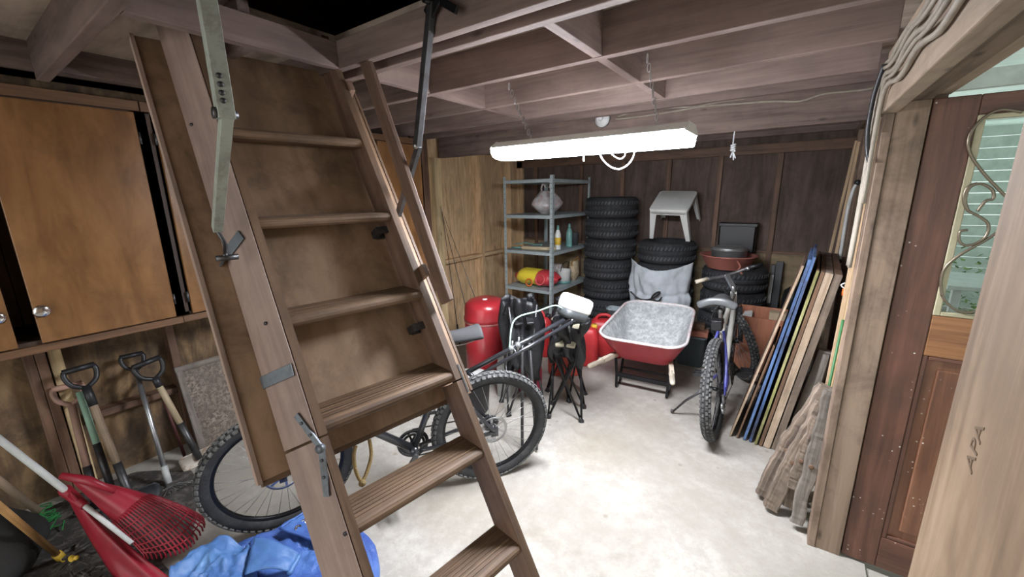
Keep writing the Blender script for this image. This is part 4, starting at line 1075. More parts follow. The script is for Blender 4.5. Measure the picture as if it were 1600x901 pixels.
def skf(u, v):
    a = 2*PI*v; L = -.05+.56*u; e = min(1, (min(u, 1-u)*5.5)**.6)
    k = 1+.10*nz(u*4, math.cos(a)*2, math.sin(a)*2)
    return V((L, math.cos(a)*.120*(.35+.65*e)*k, .09+math.sin(a)*.088*max(.10, e)*k))
sk.grid(skf, 30, 24)
o = sk.build('sack_body', 'sackred', t, xf=Matrix.Translation((-2.535, 3.775, .616)))
o.parent = t; o.matrix_parent_inverse = t.matrix_basis.inverted()
b = MB()
for rr, mt in ((.045, 'orange'),):
    b.ring([(rr, 0), (rr, .003), (rr-.014, .003), (rr-.014, 0)], (-2.33, 3.636, .665), (0, -1, .15), 24)
b.build('printed_ring', 'orange', t)
b = MB(); b.ring([(.062, 0), (.062, .003), (.045, .003), (.045, 0)], (-2.20, 3.648, .705), (0, -1, .3), 24); b.build('printed_ring', plain('pinkish_print', (.62, .10, .10), .4), t)
t = thing('paint_pail', 'white pail with a dark rim and handle on the lower shelf', 'pail', (-2.12, 4.03, .607))
b = MB(); b.lathe([(.075, 0), (.082, .15), (.085, .155), (.078, .155), (.07, .02), (0, .02)], (-2.12, 4.05, .607), (0, 0, 1), 28); b.build('pail_body', 'white_plastic', t)
b = MB(); b.tube(spline([V((-2.12, 3.967, .75)), V((-2.10, 3.98, .83)), V((-2.08, 4.05, .86)), V((-2.10, 4.12, .83)), V((-2.12, 4.133, .75))], 5), .004, 6); b.build('pail_handle', 'black_metal', t)
b = MB(); b.lathe([(.0775, .0), (.080, .03)], (-2.12, 4.05, .608), (0, 0, 1), 28); b.build('pail_band', 'teal_glass', t)
t = thing('snack_bag', 'tall beige and orange printed paper bag at the back of the lower shelf', 'bag', (-2.10, 4.28, .607))
b = bag_mb((-2.10, 4.27, .607), .055, .075, .23, .75, 9, .12); b.build('bag_body', 'handle_pale', t)
b = MB(); b.beam((-2.10, 4.20, .80), (-2.09, 4.36, .85), .06, .012, (1, 0, 0)); b.build('bag_top', 'handle_orange', t)
t = thing('grey_bag', 'crumpled grey plastic bag behind the white pail', 'bag', (-2.25, 4.2, .607)); bag_mb((-2.27, 4.17, .607), .09, .09, .19, .5, 12, .2).build('bag_body', 'clear_bag', t)

# ================================================================== CAR TYRES at the back
def car_tyre(R=.315, w=.195):
    b = MB(); h = w/2
    prof = [(R-.12, -h*.72), (R-.10, -h*.95), (R-.05, -h), (R-.014, -h*.86), (R, -h*.6), (R, -h*.28), (R-.008, -h*.25), (R-.008, -h*.18), (R, -h*.15), (R, h*.15), (R-.008, h*.18), (R-.008, h*.25), (R, h*.28), (R, h*.6), (R-.014, h*.86), (R-.05, h), (R-.10, h*.95), (R-.12, h*.72), (R-.115, 0)]
    b.ring(prof, (0, 0, h), (0, 0, 1), 56); b.cur = 1
    for k in range(48):
        a = 2*PI*k/48
        for sgn in (-1, 1):
            e = V((math.cos(a), math.sin(a), 0)); tn = V((-math.sin(a), math.cos(a), 0)); z0 = h+sgn*h*.45
            b.beam(e*(R-.004)+V((0, 0, z0-h*.14))-tn*.008, e*(R-.004)+V((0, 0, z0+h*.14))+tn*.008, .012, .016, e)
    return b
ord_ = ['bottom', 'second', 'third', 'fourth', 'fifth', 'sixth', 'topmost']
first = car_tyre().build('car_tyre', ['rubber_car', 'dark_grey'])
first_used = [False]
def put_tyre(x, y, z, label, group, sc=(.905, .905, 1.143)):
    o = first if not first_used[0] else first.copy()
    if first_used[0]: COL.objects.link(o)
    first_used[0] = True
    o.location = (x, y, z); o.rotation_euler = (0, 0, rnd.uniform(0, 6)); o.scale = (sc, sc, sc) if not isinstance(sc, tuple) else sc; tag(o, label, 'tyre', group); return o
for k in range(7): put_tyre(-1.70+rnd.uniform(-.004, .004), 4.36+rnd.uniform(-.008, .008), k*.2237, '%s tyre of the tall stack between shelf and grey cover' % ord_[k], 'tyres in the tall stack beside the shelf')
for k in range(5): put_tyre(-1.085+rnd.uniform(-.006, .006), 4.37, k*.2237, '%s tyre of the stack wrapped in the grey cover' % ('topmost' if k == 4 else ord_[k]), 'tyres under the white table')
for k in range(4): put_tyre(-.44+rnd.uniform(-.006, .006), 4.41, k*.2237, '%s tyre of the stack that carries the terracotta basin' % ('topmost' if k == 3 else ord_[k]), 'tyres under the terracotta basin')
# grey cover
cv = MB()
def cvf(u, v):
    a = PI*(1.17+.66*u); z = .885-.70*v
    band = 1-.05*abs(math.sin((z-.06)/.196*PI))**.4 if False else 1
    fold = .014*math.sin(u*34+2.2*math.sin(v*7))*(.4+.6*v)+.024*nz(u*5, v*4, 2)+.012*nz(u*15, v*9, 5)
    tuck = .035*math.exp(-((z-.60)/.022)**2)+.03*math.exp(-((z-.39)/.02)**2)
    r = .352+fold-tuck*(.5+.4*nz(u*3, 1, 7)); sag = .04*math.sin(u*PI)*(1-v)
    return V((-1.085+math.cos(a)*r*1.0, 4.37+math.sin(a)*r, z-sag+.05*abs(2*u-1)*(1-v)))
cv.grid(cvf, 64, 44, .004); tag(cv.build('tyre_cover', 'cover'), 'wrinkled pale grey cloth cover wrapped round the front of a tyre stack', 'cover')
o = MB().tube(spline([at(x, y, 1, 3.98) for x, y in ((985, 455), (998, 466), (1012, 468), (1026, 462), (1031, 456), (1024, 458), (1018, 466), (1028, 470), (1034, 464))], 5), .008, 6).build('strap', 'black_plastic'); tag(o, 'dark strap looping out in front of the grey cover', 'strap')
# white plastic table on the tyres
tb = thing('plastic_table', 'small white plastic table tipped forward on top of the tyres', 'table', (-1.05, 4.32, 1.012), world=False, rot=Matrix.Identity(3))
TT = Matrix.Translation((.0, -.17, .42)) @ Matrix.Rotation(R_(30), 4, 'X') @ rotz(R_(-3)) @ Matrix.Scale(.86, 4)
b = MB()
out = rrect(0, .215, .215, .215, .045, 5); 
loft(b, [[V((x*k, .215+(y-.215)*k, z)) for x, y in out] for k, z in ((1.0, -.05), (1.01, -.012), (1.0, 0), (.97, .004))], True, True); b.build('table_top', 'white_plastic', tb, xf=TT)
for sx in (-1, 1):
    for sy in (-1, 1):
        x, y = sx*.185, .215+sy*.185; xx, yy = sx*.225, .215+sy*.225
        b = MB()
        b.prism([(0, 0), (-sx*.07, 0), (-sx*.022, 0)] if False else [(0, 0), (.0, 0.0001), (-sx*.001, .0)] , (0, 0, -9), (1, 0, 0), (0, 1, 0), (0, 0, .0001)) if False else None
        loft(b, [[V((x0+(xx-x)*f+sx*px_*k, y0+(yy-y)*f+sy*py_*k, -.01-.39*f)) for px_, py_ in ((.02, .02), (-.065, .02), (-.065, .006), (.006, .006), (.006, -.065), (.02, -.065))] for f, k in ((0, 1), (.25, .85), (1, .55)) for x0, y0 in ((x, y),)], True, True, False); b.build('leg', 'white_plastic', tb, bevel=.004, xf=TT)
b = MB()
for s in (0, 1): b.beam((-.19, .02+s*.39, -.055), (.19, .02+s*.39, -.055), .012, .04, (0, 0, 1)); b.beam((-.195+s*.39, .03, -.055), (-.195+s*.39, .40, -.055), .012, .04, (0, 0, 1))
b.build('apron', 'white_plastic', tb, bevel=.003, xf=TT)
# basin, pan, crate
zb = .8955
t = thing('basin', 'terracotta plastic basin on top of the right tyre stack', 'basin', (-.49, 4.27, zb))
b = MB(); b.lathe([(.17, 0), (.175, .004), (.235, .115), (.25, .12), (.25, .13), (.23, .125), (.165, .012), (0, .012)], (-.49, 4.27, zb), (0, 0, 1), 40); b.build('basin_body', 'basin', t)
b = MB(); b.tube(spline([V((-.39, 4.05, zb+.10)), V((-.36, 4.015, zb+.06)), V((-.37, 4.00, zb+.03)), V((-.335, 3.99, zb+.0))], 5), .008, 6); b.build('basin_strap', 'basin', t)
t = thing('cooking_pan', 'dull metal pan resting inside the terracotta basin', 'pan', (-.49, 4.27, zb+.05))
b = MB(); b.lathe([(.12, 0), (.15, .02), (.155, .10), (.165, .105), (.165, .11), (.145, .108), (.135, .03), (0, .03)], (-.49, 4.27, zb+.07), (0, 0, 1), 36); b.lathe([(.163, .11), (.12, .135), (.02, .142), (0, .142)], (-.49, 4.27, zb+.07), (0, 0, 1), 36); b.build('pan_body', 'pan', t)
t = thing('black_crate', 'black crate standing behind the metal pan', 'crate', (-.47, 4.62, zb))
b = MB(); b.box(-.63, -.31, 4.54, 4.70, zb, zb+.012); b.box(-.63, -.615, 4.54, 4.70, zb, zb+.40); b.box(-.325, -.31, 4.54, 4.70, zb, zb+.40); b.box(-.63, -.31, 4.54, 4.552, zb, zb+.40); b.box(-.63, -.31, 4.688, 4.70, zb, zb+.40); b.box(-.64, -.30, 4.53, 4.705, zb+.37, zb+.40); b.build('crate_body', 'black_plastic', t, bevel=.004)

# ================================================================== RED TANK, JERRY CANS, CHAIRS
tc = V((-2.14, 2.64, 0))
t = thing('pressure_tank', 'tall dark red cylindrical tank with a domed top near the left wall', 'tank', tuple(tc))
b = MB(); b.lathe([(.18, .0), (.186, .012), (.19, .03), (.19, .55), (.186, .553)], tc, (0, 0, 1), 48); b.build('tank_body', 'red_tank', t)
b = MB(); b.lathe([(.190, .545), (.196, .552), (.196, .575), (.19, .582), (.188, .655), (.178, .69), (.150, .715), (.10, .733), (.03, .738), (0, .738)], tc, (0, 0, 1), 48); lid = b.build('tank_lid', plain('bright_red_enamel', (.36, .022, .03), .3, coat=.4), t)
b = MB(); b.lathe([(.022, .734), (.02, .744), (0, .745)], tc+V((.03, -.05, -.003)), (0, 0, 1), 16); b.build('plug', 'white_plastic', lid)
b = MB(); b.lathe([(.1905, .528), (.1945, .532), (.1945, .540), (.1905, .544)], tc, (0, 0, 1), 48); b.build('band', plain('pinkish_trim', (.42, .16, .14), .3), t)
c = V((-1.88, 2.11, 0))
t = thing('black_pail', 'black pail with a pale grey lid on the floor behind the bicycle wheel', 'pail', tuple(c))
b = MB(); b.lathe([(.12, 0), (.128, .01), (.145, .25), (.15, .255), (.15, .265), (.14, .265)], c, (0, 0, 1), 36); b.build('pail_body', 'black_plastic', t)
b = MB(); b.lathe([(.146, .266), (.146, .274), (.13, .282), (.05, .288), (0, .289)], c, (0, 0, 1), 36); b.build('pail_lid', 'pale_grey', t)
c = V((-1.80, 2.46, 0)); t = thing('plastic_jug', 'pale grey jug standing between red tank and black chair cloth', 'jug', tuple(c))
b = MB(); loft(b, [[c+V((x*k, y*k, z)) for x, y in rrect(0, 0, .055, .08, .03, 4)] for k, z in ((.93, 0), (1, .015), (1, .27), (.8, .33), (.4, .36), (.38, .385))], True, True); b.build('jug_body', 'pale_grey', t)
b = MB(); b.lathe([(.024, .385), (.024, .41), (0, .41)], c, (0, 0, 1), 14); b.build('jug_cap', 'white_plastic', t)
def jerry(name, label, c, ang, w, d, h, mat, spout=True, cap='red_can', capc='yellow'):
    t = thing(name, label, 'fuel can', c, Matrix.Rotation(ang, 4, 'Z'), world=False, group='red fuel cans')
    b = MB()
    def rect(z, k, sx=1, rc=.045): return [V((x, y, z)) for x, y in rrect(0, 0, w/2*k*sx, d/2*k, rc, 5)]
    loft(b, [rect(0, .9), rect(.012, .97), rect(.04, 1.0), rect(h*.45, 1.0), rect(h*.62, .99), rect(h*.80, .93), rect(h*.9, .82), rect(h*.93, .7)], True, True); body = b.build('can_body', mat, t, bevel=0)
    b = MB(); b.tube(spline([V((-w*.34, 0, h*.86)), V((-w*.22, 0, h*1.02)), V((w*.05, 0, h*1.04)), V((w*.22, 0, h*.90))], 5), .016, 10); b.build('can_handle', mat, t)
    b = MB(); b.lathe([(.028, h*.84), (.03, h*.96), (.024, h*.99), (0, h*.99)], (w*.34, 0, .0), (0, 0, 1), 18); b.build('cap', capc, t)
    b = MB(); b.prism([(-.06, -.05), (.06, -.05), (.06, .05), (-.06, .05)], (0, -d/2-.001, h*.35), (1, 0, 0), (0, 0, 1), (0, .004, 0)); b.build('raised_panel', mat, t, bevel=.003)
    return t
jerry('fuel_can', 'faded orange-red fuel can in front of the others by the folded chairs', (-1.60, 3.09, 0), R_(30), .30, .19, .40, 'red_can_faded', capc='red_can')
jerry('fuel_can', 'bright red fuel can with yellow cap, second from the front', (-1.545, 3.38, 0), R_(25), .28, .20, .40, 'red_can')
jerry('fuel_can', 'large red fuel can nearest the wheelbarrow, at the back of its row', (-1.45, 3.70, 0), R_(20), .34, .22, .40, 'red_can', capc='red_can')
jerry('fuel_can', 'red fuel can under the shelf behind the black chair cloth', (-2.02, 3.35, 0), R_(10), .26, .18, .44, 'red_can', capc='black_plastic')
jerry('fuel_can', 'dark pinkish red fuel can behind the grey chair legs', (-1.69, 2.64, 0), R_(35), .20, .16, .30, plain('dull_crimson_plastic', (.40, .03, .07), .45), capc='black_plastic')
t = thing('plastic_tote', 'clear grey plastic tote behind the red fuel cans', 'tote', (-1.33, 4.10, 0))
def tote(t, c, w, d, h, mat, lip='grey_plastic'):
    c = V(c); b = MB()
    R0 = [[V((x*k, y*k, z)) + c for x, y in rrect(0, 0, w/2, d/2, .04, 4)] for k, z in ((.82, .0), (.97, h-.02), (1.04, h-.02), (1.05, h), (.98, h), (.80, .02))]
    loft(b, R0, True, False); b.add(R0[-1], [tuple(range(len(R0[-1])))]); b.build('tote_body', mat, t)
tote(t, (-1.41, 3.985, .0), .28, .14, .42, plain('milky_tote_plastic', (.36, .42, .44), .35))

def camp_chair(label, c, ang, h, lean, fabric_h, mats, spread=.11, sc=1.0):
    t = thing('folded_camp_chair', label, 'chair', c, Matrix.Rotation(ang, 4, 'Z') @ Matrix.Rotation(lean, 4, 'X'), world=False, group='folded camp chairs')
    for i, (sx, sy) in enumerate(((-1, -1), (1, -1), (1, 1), (-1, 1))):
        p0 = V((sx*spread, sy*spread*.8, .012)); p1 = V((-sx*spread*.55, sy*spread*.5, h*.62)); p2 = V((-sx*spread*.75, sy*spread*.6, h*.95))
        b = MB(); b.tube([p0, p1, p2], .0085, 8); lg = b.build('leg', mats[1], t)
        b = MB(); b.lathe([(.017, -.012), (.02, .0), (.013, .022), (.009, .03)], p0, (p1-p0), 12); b.box(p0.x-.02, p0.x+.02, p0.y-.014, p0.y+.014, 0, .008); b.build('foot', 'black_plastic', lg)
        q0 = V((sx*spread*1.02, sy*spread*.85, .014)); q1 = V((sx*spread*.8, -sy*spread*.3, h*.55))
        b = MB(); b.tube([q0, q1], .008, 8); b.build('leg_brace', mats[1], t)
    b = MB()
    def fn(u, v):
        a = u*2*PI; z = h*(fabric_h+(1.0-fabric_h)*v)
        r = spread*(.60+.40*abs(math.sin(a*3.5+v*1.5+nz(v*3, h)))**.7+.55*nz(math.cos(a)*1.6, math.sin(a)*1.6, v*2.2+h*9))*(1-.25*abs(v-.45))
        return V((math.cos(a)*r*1.15, math.sin(a)*r*.95, z+(.07*math.sin(a*2+h*7)+.05*nz(math.cos(a)*3, math.sin(a)*3))*(1-v)+.025*math.sin(a*3+1)*v))
    b.grid(fn, 84, 14, .003); b.build('seat_fabric', mats[0], t)
    for s in (-1, 1):
        b = MB(); b.beam((s*spread*.3, -spread*.9, h*.80), (s*spread*.55, spread*.7, h*.93), .06, .02, (0, 0, 1)); b.build('armrest', mats[2], t, bevel=.006)
    return t
camp_chair('folded camp chair with black and beige cloth and crossed black legs, nearest the fuel cans', (-1.25, 2.46, 0), R_(20), .74, R_(4), .62, ('black_cloth', 'black_metal', 'beige_cloth'), .12)
camp_chair('folded black camp chair with long hanging cloth and grey legs, beside the red tank', (-1.58, 2.36, 0), R_(50), .86, R_(-3), .34, ('black_cloth', 'dark_steel', 'black_cloth'), .14)
camp_chair('folded camp chair bundle squeezed between the other two folded chairs', (-1.40, 2.74, 0), R_(-15), .80, R_(0), .45, ('black_cloth', 'black_metal', 'beige_cloth'), .12)
# folded push cart: two black tubes with a pad
P0, P1 = atd(727, 583, 2.28), atd(896, 492, 2.52); Q0, Q1 = atd(738, 592, 2.26), atd(893, 503, 2.46)
t = thing('push_cart', 'folded push cart of two long black tubes with a white pad at its raised end', 'cart', (P0.x, P0.y, 0))
b = MB(); b.tube([P0, P1], .0145, 10); b.tube([Q0, Q1], .011, 10); b.tube([P0+(P1-P0)*.02, Q0+(Q1-Q0)*.02], .012, 8); b.tube([P0+(P1-P0)*.42, Q0+(Q1-Q0)*.42], .010, 8); b.tube([P1, Q1], .011, 8); b.build('main_tube', 'black_frame', t)
fr = P0+(P1-P0)*.5
b = MB(); b.tube([fr, V((fr.x-.02, fr.y+.02, .02))], .010, 8); b.tube([fr+V((.04, .02, 0)), V((fr.x+.07, fr.y+.05, .02))], .010, 8); b.tube([P0, V((P0.x-.03, P0.y+.05, .02))], .010, 8); b.build('prop_leg', 'dark_steel', t)
b = MB()
for k in (.40, .46): 
    c = P0+(P1-P0)*k; b.ball(c, .022, 10, 8); b.cyl(c+V((0, 0, -.05)), c+V((.01, 0, .05)), .006, 8)
b.build('joint_clamp', 'alloy', t)
b = MB(); ga, gb, gc_, gd = atd(796, 545, 2.36), atd(800, 508, 2.40), atd(812, 494, 2.42), atd(868, 477, 2.50)
b.tube(spline([ga, gb, gc_, atd(840, 486, 2.46), gd, atd(884, 486, 2.5)], 6), .0048, 7); b.build('wire_loop', plain('pale_green_wire', (.35, .55, .45), .4), t)
pc = atd(900, 474, 2.54); pm = Matrix.Translation(pc) @ Matrix.Rotation(R_(-28), 4, 'Z') @ Matrix.Rotation(R_(-22), 4, 'X')
b = MB(); loft(b, [[V((x*k, y*k, z)) for x, y in rrect(0, 0, .075, .095, .035, 5)] for k, z in ((.9, -.05), (1, -.035), (1, .0), (1.0, .02), (.93, .04), (.7, .05))], True, True)
b.cur = 0; o = b.build('pad', 'pad_white', t, xf=pm); o.matrix_parent_inverse = t.matrix_basis.inverted()
b = MB(); loft(b, [[V((x*k, y*k, z)) for x, y in rrect(0, 0, .07, .09, .035, 5)] for k, z in ((.85, -.10), (1, -.08), (1.0, -.045))], True, True); o = b.build('pad_base', 'dark_grey', t, xf=pm); o.matrix_parent_inverse = t.matrix_basis.inverted()
b = MB(); b.tube([pc+V((0, 0, -.06)), P1], .012, 8); b.build('pad_post', 'black_metal', t)

# fishing rods by the left wall
for i, (x0, y0, x1, y1, mt, l) in enumerate(((691, 330, 716, 520, 'black_plastic', 'leftmost of the three thin fishing rods against the pale stud'), (688, 322, 738, 520, 'dark_steel', 'middle one of the three thin fishing rods'), (694, 338, 748, 480, 'dark_steel', 'rightmost, most slanted of the three thin fishing rods'))):
    top = at(x0, y0, 0, -3.10+.018*i); lowp = at(x1, y1, 0, -2.88+.05*i); d = lowp-top; bot = top+d*((top.z-.01)/(top.z-lowp.z))
    t = thing('fishing_rod', l, 'fishing rod', tuple(bot))
    b = MB(); b.tube([bot, bot+(top-bot)*.3, top], [.006, .0045, .0018], 7); b.build('rod', mt, t)
    b = MB()
    for k in (.35, .5, .63, .75, .85, .93):
        c = bot+(top-bot)*k; b.tube([c+V((.006+.006*math.cos(a), 0, .006*math.sin(a))) for a in [2*PI*j/8 for j in range(8)]], .0012, 5, True)
    b.build('line_guide', 'steel', t)
    b = MB(); b.tube([bot, bot+(top-bot)*.16], .011, 8); b.build('grip', 'black_plastic', t)

# terracotta box with cardboard
bx0, bx1, by0, by1, bh = at(1151, 500, 1, 4.0).x, at(1243, 500, 1, 4.0).x, 4.0, 4.125, .575
t = thing('wooden_box', 'tall terracotta painted wooden box on the floor behind the bicycle', 'box', ((bx0+bx1)/2, (by0+by1)/2, 0))
b = MB(); w = .016
b.box(bx0, bx1, by0, by0+w, 0, bh-.06, 2); b.box(bx0, bx1, by1-w, by1, 0, bh+.02, 2); b.box(bx0, bx0+w, by0, by1, 0, bh+.02, 2); b.box(bx1-w, bx1, by0, by1, 0, bh+.02, 2); b.box(bx0, bx1, by0, by1, 0, w)
b.build('box_body', 'terracotta_box', t, bevel=.003)
t = thing('cardboard_box', 'flat-topped cardboard box sitting in the terracotta box', 'box', (.0, 4.2, .35))
b = MB(); b.box(bx1-.19, bx1-.022, 4.02, 4.107, .30, .575); b.build('carton', 'cardboard', t, bevel=.004)
b = MB(); b.beam((bx1-.19, 4.063, .579), (bx1-.022, 4.063, .580), .084, .004, (0, 0, 1)); b.build('flap', 'cardboard', t)
t = thing('paper_pile', 'white papers in the terracotta box in front of the carton', 'paper', (-.13, 4.15, .5))
b = MB()
for k in range(4): b.beam((bx0+.03+.006*k, 4.05+.005*k, .50+.012*k), (bx0+.11, 4.06+.005*k, .515+.012*k), .05, .006, (0, 0, 1))
b.build('sheets', 'label_white', t)
# things behind the bicycle
t = thing('storage_bin', 'dark blue-grey bin of scrap wood behind the bicycle frame', 'bin', (-.52, 3.9, 0)); tote(t, (-.68, 3.92, 0), .26, .18, .30, plain('blue_grey_bin', (.12, .15, .17), .5))
for i, (p, q, mt, l) in enumerate((((-.81, 3.87, .328), (-.54, 3.88, .330), 'brick', 'reddish brick-coloured block lying across the scrap bin'), ((-.82, 3.975, .328), (-.55, 3.965, .330), 'plank_old', 'weathered wood offcut lying behind the reddish block'), ((-.74, 3.92, .382), (-.58, 3.93, .384), 'plank_brown', 'brown board end on top of the scrap bin'))):
    b = MB(); b.beam(p, q, .09, .05, (0, 0, 1)); o = b.build('wood_offcut', mt, bevel=.005); tag(o, l, 'wood', 'scrap on the bin')
t = thing('folding_stand', 'grey folded stand propped beside the right tyre stack', 'stand', (-.12, 4.55, 0))
b = MB(); b.beam((-.135, 4.60, .0), (-.135, 4.64, .90), .035, .03, (0, 1, 0)); b.build('stand_leg', 'dark_steel', t, bevel=.003)
b = MB(); b.beam((-.085, 4.60, .0), (-.085, 4.66, .93), .06, .05, (0, 1, 0)); b.build('stand_leg', 'dark_grey', t, bevel=.004)
b = MB(); b.beam((-.135, 4.598, .52), (-.135, 4.612, .80), .03, .006, (0, 1, 0)); b.build('white_strip', 'label_white', t)
t = tag(MB().tube(spline([at(x, y, 2, .008) for x, y in ((1168, 592), (1180, 597), (1192, 599), (1206, 594))], 5), .007, 6).build('hose', 'cable_black'), 'black hose on the floor by the bicycle front wheel', 'hose')
b = MB(); c = V((.10, 4.52, .0)); b.lathe([(.12, 0), (.13, .03), (.13, .60), (.12, .68), (.08, .72), (0, .73)], c, (0, 0, 1), 30); o = b.build('black_bin', 'black_plastic'); tag(o, 'rounded black bin top behind the cardboard box', 'bin')

# ================================================================== TOOLS on the left wall
XW = -3.085
def dgrip(b, top, d, w=.055, h=.095, r=.011):
    """D-shaped grip above TOP along direction d (pointing up the shaft)"""
    d = V(d).normalized(); s = V((0, 1, 0)); s = (s-d*s.dot(d)).normalized()
    q = [top, top+d*h*.3+s*w*.75, top+d*h*.75+s*w, top+d*h+s*w*.9]
    q2 = [top, top+d*h*.3-s*w*.75, top+d*h*.75-s*w, top+d*h-s*w*.9]
    b.tube(spline(q, 5), r, 8); b.tube(spline(q2, 5), r, 8); b.tube([top+d*h-s*w, top+d*h+s*w], r*1.25, 10)
def blade(b, c, d, s, L, w, th=.004, point=.5, cup=.02):
    """shovel blade from C along d (down), s sideways"""
    d = V(d).normalized(); s = V(s).normalized(); n = d.cross(s)
    def fn(u, v):
        a = -1+2*v; ww = w/2*(1 if u < .55 else 1-point*((u-.55)/.45)**2.2)*(.86+.14*min(1, u*5))
        return c+d*(L*u)+s*(a*ww)+n*(cup*(a*a)*(1-.3*u)-.012*math.sin(u*PI))
    b.grid(fn, 14, 10, th)
def tool_pts(xt, yt, xm, ym, zt_x=XW, floor_px=None):
    pass
def tool(name, label, cat, top_px, low_px, low_x, shaft_mat, rs=.0155, split=None, low_mat=None, xo=.03):
    """shaft from the point TOP_PX (on the wall plane) to LOW_PX (at x=low_x)"""
    A = at(*top_px, 0, XW+xo); B = at(*low_px, 0, low_x)
    t = thing(name, label, cat, (B.x, B.y, 0), group='garden tools leaning on the left wall')
    d = (A-B).normalized()
    if split:
        S = B+(A-B)*split
        b = MB(); b.tube([S, A], rs, 10); b.build('shaft', shaft_mat, t)
        b = MB(); b.tube([B, S+(A-B)*.04], rs*1.12, 10); b.build('socket', low_mat, t)
    else:
        b = MB(); b.tube([B, A], rs, 10); b.build('shaft', shaft_mat, t)
    return t, A, B, d
SY = V((0, 1, 0))
t, A, B, d = tool('garden_spade', 'old spade with pinkish wooden D-grip and shaft, leftmost of the wall tools', 'spade', (112, 632), (152, 792), -2.86, 'handle_pink', .0165, .36, 'dark_steel')
b = MB(); dgrip(b, A, d, .055, .10, .0125); b.build('grip', 'handle_pink', t)
b = MB(); blade(b, B+d*.03, -d, SY, B.z/d.z if d.z else .2, .17, cup=.01, point=.1); b.build('blade', 'shovel_blade', t)
t, A, B, d = tool('edging_tool', 'garden tool with mint green shaft and a chrome ring at its foot', 'garden tool', (124, 612), (180, 780), -2.80, 'green_handle', .0145, .48, 'dark_steel', .055)
b = MB(); c = B+V((0, 0, .02))
b.tube(spline([c+V((0, .055*math.cos(a), .055*math.sin(a)-.03)) for a in [2*PI*i/10 for i in range(10)]], 3, True), .005, 7, True)
b.tube([c, V((c.x+.03, c.y, .012))], .008, 8); b.beam(V((c.x+.03, c.y-.06, .012)), V((c.x+.03, c.y+.06, .012)), .03, .02, (0, 0, 1)); b.build('ring_head', 'chrome', t)
t, A, B, d = tool('digging_shovel', 'long shovel with grey worn shaft, black D-grip and broad dark blade', 'shovel', (135, 606), (214, 800), -2.70, 'handle_wood', .017, .36, 'dark_steel', .12)
b = MB(); dgrip(b, A, d, .06, .11, .012); b.cyl(A-d*.10, A+d*.012, .0195, 12); b.build('grip', 'black_plastic', t)
b = MB(); blade(b, B+d*.11, -d, SY, (B.z+d.z*.11)/d.z*.985, .235, cup=.025, point=.55); b.build('blade', 'shovel_blade', t)
t, A, B, d = tool('spring_rake', 'slim grey metal rake with a spread of thin wire tines', 'rake', (212, 578), (263, 752), -2.78, 'alloy', .0125)
b = MB(); 
for i in range(9):
    a = (i-4)/4; e = V((B.x+.12, B.y+a*.10, .012))
    b.tube(spline([B, B+(e-B)*.4+V((0, -a*.012, 0)), B+(e-B)*.95+V((0, 0, .015)), e+V((-.02, 0, 0))], 4), .0022, 5)
m_ = B+(V((B.x+.12, B.y, .012))-B)*.45; b.beam(m_-SY*.05, m_+SY*.05, .006, .012, (0, 0, 1)); b.build('wire_tines', 'steel', t)
b = MB(); b.tube([B-d*.02, B+d*.09], .0165, 10); b.build('ferrule', 'pale_grey', t)
b = MB(); dgrip(b, A, d, .05, .09, .011); b.build('grip', 'black_plastic', t)
t, A, B, d = tool('square_spade', 'square-mouthed shovel with a rust-flecked whitish blade and pale wooden shaft', 'shovel', (243, 592), (312, 716), -2.86, 'handle_pale', .0165, .42, 'dark_steel', .10)
b = MB(); dgrip(b, A, d, .065, .11, .0125); b.cyl(A-d*.05, A+d*.01, .019, 12); b.build('grip', 'black_plastic', t)
b = MB(); blade(b, B+d*.05, -d, SY, (B.z+d.z*.05)/d.z*.985, .19, cup=.008, point=.02); b.build('blade', 'blade_white', t)
t, A, B, d = tool('iron_bar', 'thin dark maroon iron bar behind the square-mouthed shovel', 'bar', (247, 600), (297, 735), -2.95, plain('maroon_rust', (.10, .035, .03), .6, .4), .009)
b = MB(); b.tube([B, B-d*(B.z/d.z)*.98], .012, 8); b.build('bar_tip', 'dark_steel', t)

# framed screen against the wall
t = thing('framed_screen', 'grey framed mesh screen leaning on the left wall behind the bicycle wheel', 'screen', (-3.0, 1.0, 0))
a0 = at(277, 590, 0, -3.08); y0, y1 = .715, 1.30; zt = .56; xt, xb = -3.09, -2.93
def sp(y, f): return V((xb+(xt-xb)*f, y, .006+(zt-.006)*f))
b = MB()
for p, q in ((sp(y0, 0), sp(y0, 1)), (sp(y1, 0), sp(y1, 1)), (sp(y0-.02, 1), sp(y1+.02, 1)), (sp(y0-.02, .03), sp(y1+.02, .03))): b.beam(p, q, .035, .02, (1, 0, .3))
b.build('frame', 'plank_grey', t, bevel=.002)
def screen_mat():
    m, nt, b = _nt('crackled_mesh'); v = gcoord(nt, (1, 1, 1), False)
    n = noise_n(nt, v, 55, 5, .7, .6); n2 = noise_n(nt, v, 7, 3, .6)
    c = mixc(nt, ramp(nt, n2, [(.4, (.3,)*3), (.65, (.9,)*3)]), (.10, .075, .055), ramp(nt, n, [(.42, (.08, .06, .045)), (.6, (.33, .27, .22))]))
    nt.links.new(c, b.inputs['Base Color']); b.inputs['Roughness'].default_value = .6; bump(nt, b, n, .5, .006); return m
b = MB(); p = [sp(y0, .02), sp(y1, .02), sp(y1, 1), sp(y0, 1)]; b.add(p+[q+V((-.004, 0, 0)) for q in p], [(0, 1, 2, 3), (7, 6, 5, 4)]); b.build('mesh', screen_mat(), t)

